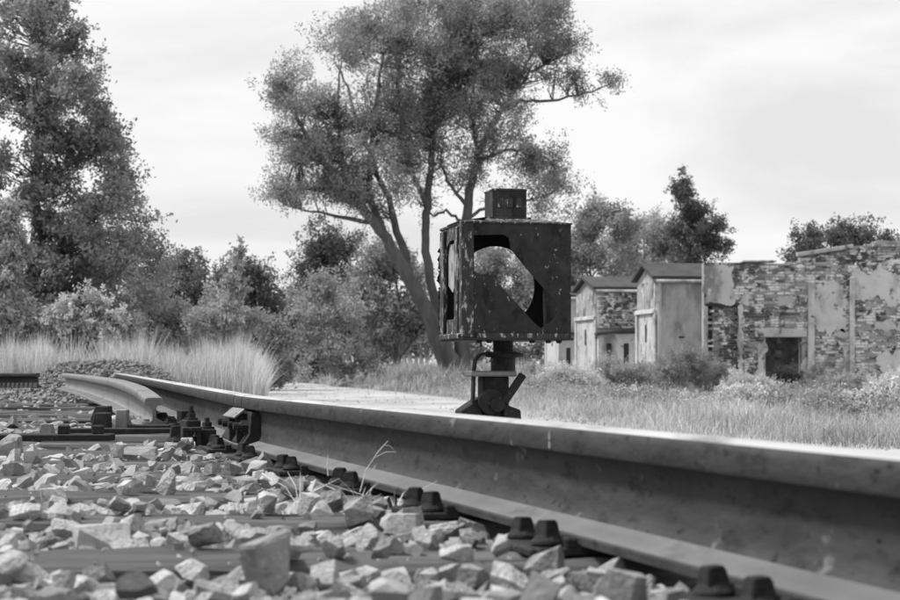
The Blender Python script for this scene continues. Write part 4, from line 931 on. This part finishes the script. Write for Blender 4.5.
# --- blades: reeds, grass, weeds
def blades(name, P, H, W, lean, mt, rng, label, cat, tone=None, droop=.5):
    n = len(P); a = rng.uniform(0, 2 * np.pi, n); d = np.stack([np.cos(a), np.sin(a), np.zeros(n)], 1); s = np.stack([-d[:, 1], d[:, 0], np.zeros(n)], 1)
    a2 = rng.uniform(0, 2 * np.pi, n); s = np.stack([np.cos(a2), np.sin(a2), np.zeros(n)], 1)
    l = (np.abs(rng.normal(size=n)) * lean)[:, None]; H = H[:, None]; W = W[:, None]; z = np.array([0, 0, 1.0])
    m = P + z * H * .55 + d * H * l * .35; t = P + z * H * (1 - .25 * droop * l) + d * H * l
    v = np.stack([P - s * W * .5, P + s * W * .5, m - s * W * .42, m + s * W * .42, t], 1).reshape(-1, 3); o = np.arange(n)[:, None] * 5
    f = np.stack([o + [0, 1, 3], o + [0, 3, 2], o + [2, 3, 4]], 1).reshape(-1, 3)
    tn = np.repeat(rng.random(n) if tone is None else tone, 3)
    return tag(add(name, np_mesh(name, v, f, tn, M[mt])), label, cat, kind='stuff')
rng = np.random.default_rng(77)
n = 75000; Y = rng.uniform(19, 26, n); px = rng.uniform(-70, 265, n); px -= np.where(px > 255, rng.random(n) * 8, 0); X = (px - 450) / FPX * Y
zz = np.array([gz(x, y) for x, y in zip(X, Y)]); hh = (.34 + .56 * rng.random(n) ** .7) * (.9 + .35 * np.array([mnoise.noise(Vector((x * 1.7, y * 1.7, 4))) for x, y in zip(X, Y)])) * (.92 + .12 * np.sin(px * .06) + .1 * np.sin(px * .19))
hh *= np.where((px > 180) & (Y < 23), 1.05, 1.0)
blades('reed_bed', np.stack([X, Y, zz], 1), hh, np.full(n, .0075), .26, 'reed', rng, 'band of tall pale dry reeds behind the tracks at the left', 'reeds')
# weeds on the right of the road
def grassx(Y): return roadx(Y) - 2.0 * min(1, max(0, (36 - Y) / 18))
def weed_field(name, n, y0, y1, xr, label, mt, h0, h1, lean=.35, wd=.016, seed=5, clump=.9, left=.1):
    rng = np.random.default_rng(seed); Y = y0 + (y1 - y0) * rng.random(n) ** .8; x0 = np.array([grassx(y) for y in Y]) + left; x1 = np.minimum((xr - 450) / FPX * Y, 14); X = x0 + (x1 - x0) * rng.random(n)
    k = x1 > x0; X, Y = X[k], Y[k]; cl_ = np.array([mnoise.noise(Vector((x * clump, y * clump, seed))) for x, y in zip(X, Y)])
    zz = np.array([gz(x, y) for x, y in zip(X, Y)]); edge = np.clip((X - np.array([grassx(y) for y in Y])) / 1.2, .22, 1) * np.where((Y > 35) & (X > 2), .75, 1)
    hh = (h0 + (h1 - h0) * np.clip(.5 + cl_, 0, 1)) * rng.uniform(.5, 1.15, len(X)) * edge
    return blades(name, np.stack([X, Y, zz - .02], 1), hh, np.full(len(X), wd) * (Y / 20) ** .5, lean, mt, rng, label, 'weeds', np.clip(.5 + cl_ * .6 + rng.normal(size=len(X)) * .2, 0, 1))
weed_field('wild_grass', 110000, 11, 49, 950, 'pale wild grass and weeds between the road and the ruins', 'weed', .12, .32, .6, .009, 5)
tuf = []; rngp = np.random.default_rng(15)
for _ in range(1100):
    y = rngp.uniform(9, 70); x = roadx(y) - 4.1 * rngp.random(); tuf.append(((x, y, gz(x, y) + .04), rngp.uniform(.008, .024), rotm(rngp, .5), .4 + rngp.random() * .6))
tag(rock_mass('road_gravel', tuf, M['stone_mass']), 'scattered pebbles on the sandy road behind the rail', 'gravel')
weed_field('verge_grass', 36000, 40, 85, 560, 'pale verge grass beyond the road under the leaning tree', 'weed', .45, .85, .4, .022, 6)
# leafy weeds: many small leaf clumps through the grass
n = 6500; rng = np.random.default_rng(8); Yw = rng.uniform(19, 47, n); x0 = np.array([roadx(y) for y in Yw]) + .8; x1 = np.minimum(.262 * Yw, 13); Xw = x0 + (x1 - x0) * rng.random(n)
cl_ = np.array([mnoise.noise(Vector((x * .5, y * .5, 3))) for x, y in zip(Xw, Yw)]); zw = np.array([gz(x, y) for x, y in zip(Xw, Yw)]) + .05 + np.where(Yw > 35, .14, .2) * np.clip(.5 + cl_, 0, 1) * rng.random(n)
C = np.stack([Xw, Yw, zw], 1)[cl_ > -.15]; P = (C[:, None, :] + rng.normal(size=(len(C), 34, 3)) * np.array([.10, .10, .09])).reshape(-1, 3)
v, f = leaf_arrays(P, .045, .4, rng=rng); tag(add('leafy_weeds', np_mesh('leafy_weeds', v, f, np.repeat(rng.random(len(C)) * .85, 34) * .8 + rng.random(len(P)) * .3, M['weed'])), 'leafy pale weeds scattered through the grass before the ruins', 'weeds', kind='stuff')
C = []; TN = []
for _ in range(260):                                       # low leafy clumps that break up the grass
    y = rng.uniform(15, 45); x = rng.uniform(roadx(y) + .9, min(.262 * y, 12.5)); rr = rng.uniform(.14, .36) * (.7 + y / 60); hh = rng.uniform(.15, .34); k = int(26 * rr / .25); g = gz(x, y); tn_ = rng.random()
    a = rng.uniform(0, 6.28, k); q = rr * np.sqrt(rng.random(k)); zz = g + .08 + hh * rng.random(k) * np.sqrt(np.maximum(0, 1 - (q / rr) ** 2 * .8))
    C.append(np.stack([x + q * np.cos(a), y + q * np.sin(a), zz], 1)); TN.append(np.full(k, tn_))
C = np.concatenate(C); TN = np.concatenate(TN); P = (C[:, None, :] + rng.normal(size=(len(C), 18, 3)) * .05).reshape(-1, 3)
v, f = leaf_arrays(P, .042, .42, rng=rng); tag(add('weed_clumps', np_mesh('weed_clumps', v, f, np.repeat(TN * .7, 18) + rng.random(len(P)) * .3, M['weed_mix'])), 'bushy clumps of mixed weeds through the grass before the ruins', 'weeds', kind='stuff')
G2 = 'weed bushes in front of the ruins'
for i, (px, Y, bl, lm, lab) in enumerate([
    (575, 34, [(570, 395, 22, 13), (590, 400, 18, 10), (552, 398, 16, 10)], 'leaf_pale', 'low rounded pale bush right of the lantern post'),
    (620, 40, [(615, 388, 22, 12), (640, 390, 18, 10)], 'leaf_light', 'low bush in front of the middle gabled bay'),
    (682, 42, [(680, 380, 24, 15), (700, 388, 18, 12), (662, 388, 18, 12), (690, 370, 12, 8)], 'leaf_mid', 'dark leafy bush in front of the nearest gabled bay'),
    (745, 41, [(740, 398, 26, 10), (765, 402, 20, 9)], 'leaf_pale', 'pale low bush below the bricked-up niche'),
    (790, 44.5, [(785, 392, 10, 10), (796, 396, 8, 8)], 'leaf_dark', 'small dark bush in the doorway of the ruined wall'),
    (840, 38, [(835, 402, 26, 12), (862, 400, 22, 12), (820, 408, 18, 8)], 'leaf_light', 'grey bush at the foot of the second pilaster'),
    (895, 32, [(888, 405, 22, 16), (905, 400, 20, 18)], 'leaf_pale', 'pale bush at the right edge below the ruined wall'),
    (545, 42, [(540, 392, 14, 10), (556, 396, 12, 8)], 'leaf_light', 'small bush below the farthest gabled bay, right of the lantern lever'),
    (724, 43, [(718, 394, 14, 12), (730, 398, 12, 10)], 'leaf_light', 'grey bush between the nearest bay and the bricked-up niche'),
    (772, 36, [(770, 412, 18, 9), (790, 414, 14, 8)], 'leaf_light', 'low bush in front of the doorway of the ruin'),
    (818, 42, [(815, 396, 10, 14), (824, 402, 10, 10)], 'leaf_mid', 'dark narrow bush at the foot of the first pilaster'),
    (872, 42, [(868, 396, 16, 13), (884, 400, 14, 11)], 'leaf_mid', 'dark bush against the wall right of the second pilaster'),
    (885, 17, [(880, 432, 22, 17), (900, 428, 20, 20)], 'leaf_pale', 'large pale leafy weed at the right edge just behind the rail'),
    (815, 18, [(812, 430, 20, 13), (832, 432, 16, 12)], 'leaf_light', 'leafy weed behind the rail below the second pilaster'),
    (745, 20, [(742, 424, 18, 11), (760, 427, 16, 10)], 'leaf_pale', 'pale leafy weed behind the rail below the niche'),
    (655, 30, [(650, 415, 24, 8), (680, 418, 20, 8)], 'leaf_pale', 'flat pale bush close behind the rail, centre right')]):
    simple('weed_bush', lab, px, Y, [(a, c - 12, r1_ * 1.15, r2_ * 1.2) for a, c, r1_, r2_ in bl], 330, 40, .15, .055, lm, 60 + i, gap=0, cat='bush', group=G2, stem=False)

# ------------------------------------------------------------------ small dry plants and straw on the ballast
p = at(362, 478, 3.35); o = empty('dry_stalk', (p.x, 3.35, -.02))
b = MB(); q = lambda px, py, Y=3.35: at(px, py, Y) - o.location
b.tube([q(360, 492), q(366, 470), q(378, 452), q(388, 441)], [.0012, .001, .0008, .0005], 5); b.tube([q(374, 458), q(386, 452), q(396, 452)], [.0008, .0006, .0004], 5); b.tube([q(384, 445), q(390, 446), q(394, 450)], [.0006, .0005, .0003], 5); b.tube([q(328, 476), q(327, 465), q(328, 455)], [.0009, .0007, .0004], 5)
b.build('stem', M['straw'], o); tag(o, 'thin dry weed stalk leaning in front of the rail web', 'weed')
b = MB(); p = at(280, 484, 3.45); b.tube([at(262, 474, 3.47), at(272, 481, 3.46), at(284, 485, 3.45), at(297, 490, 3.44)], [.003, .003, .0026, .002], 6)
o = b.build('straw', M['straw'], None, off=p); o.location = p; tag(o, 'single bleached straw lying on the stones before the screws', 'straw')
for k, (px, Y, lab) in enumerate(((360, 3.2, 'dry grass tuft between the stones and the third screw'), (395, 3.05, 'small dry grass tuft beside the screw near the rail foot'), (300, 3.3, 'tiny grass tuft in the ballast left of the rail'))):
    o = empty('grass_tuft', (at(px, 485, Y).x, Y, -.02)); b = MB()
    for _ in range(9):
        d = Vector((random.gauss(0, .35), random.gauss(0, .35), 1)); l = random.uniform(.03, .075); b.tube([(0, 0, 0), d * l * .6, d * l + Vector((d.x, d.y, -.1)) * l * .6], [.0011, .0008, .0003], 4)
    b.build('blade', M['straw'], o); tag(o, lab, 'grass')
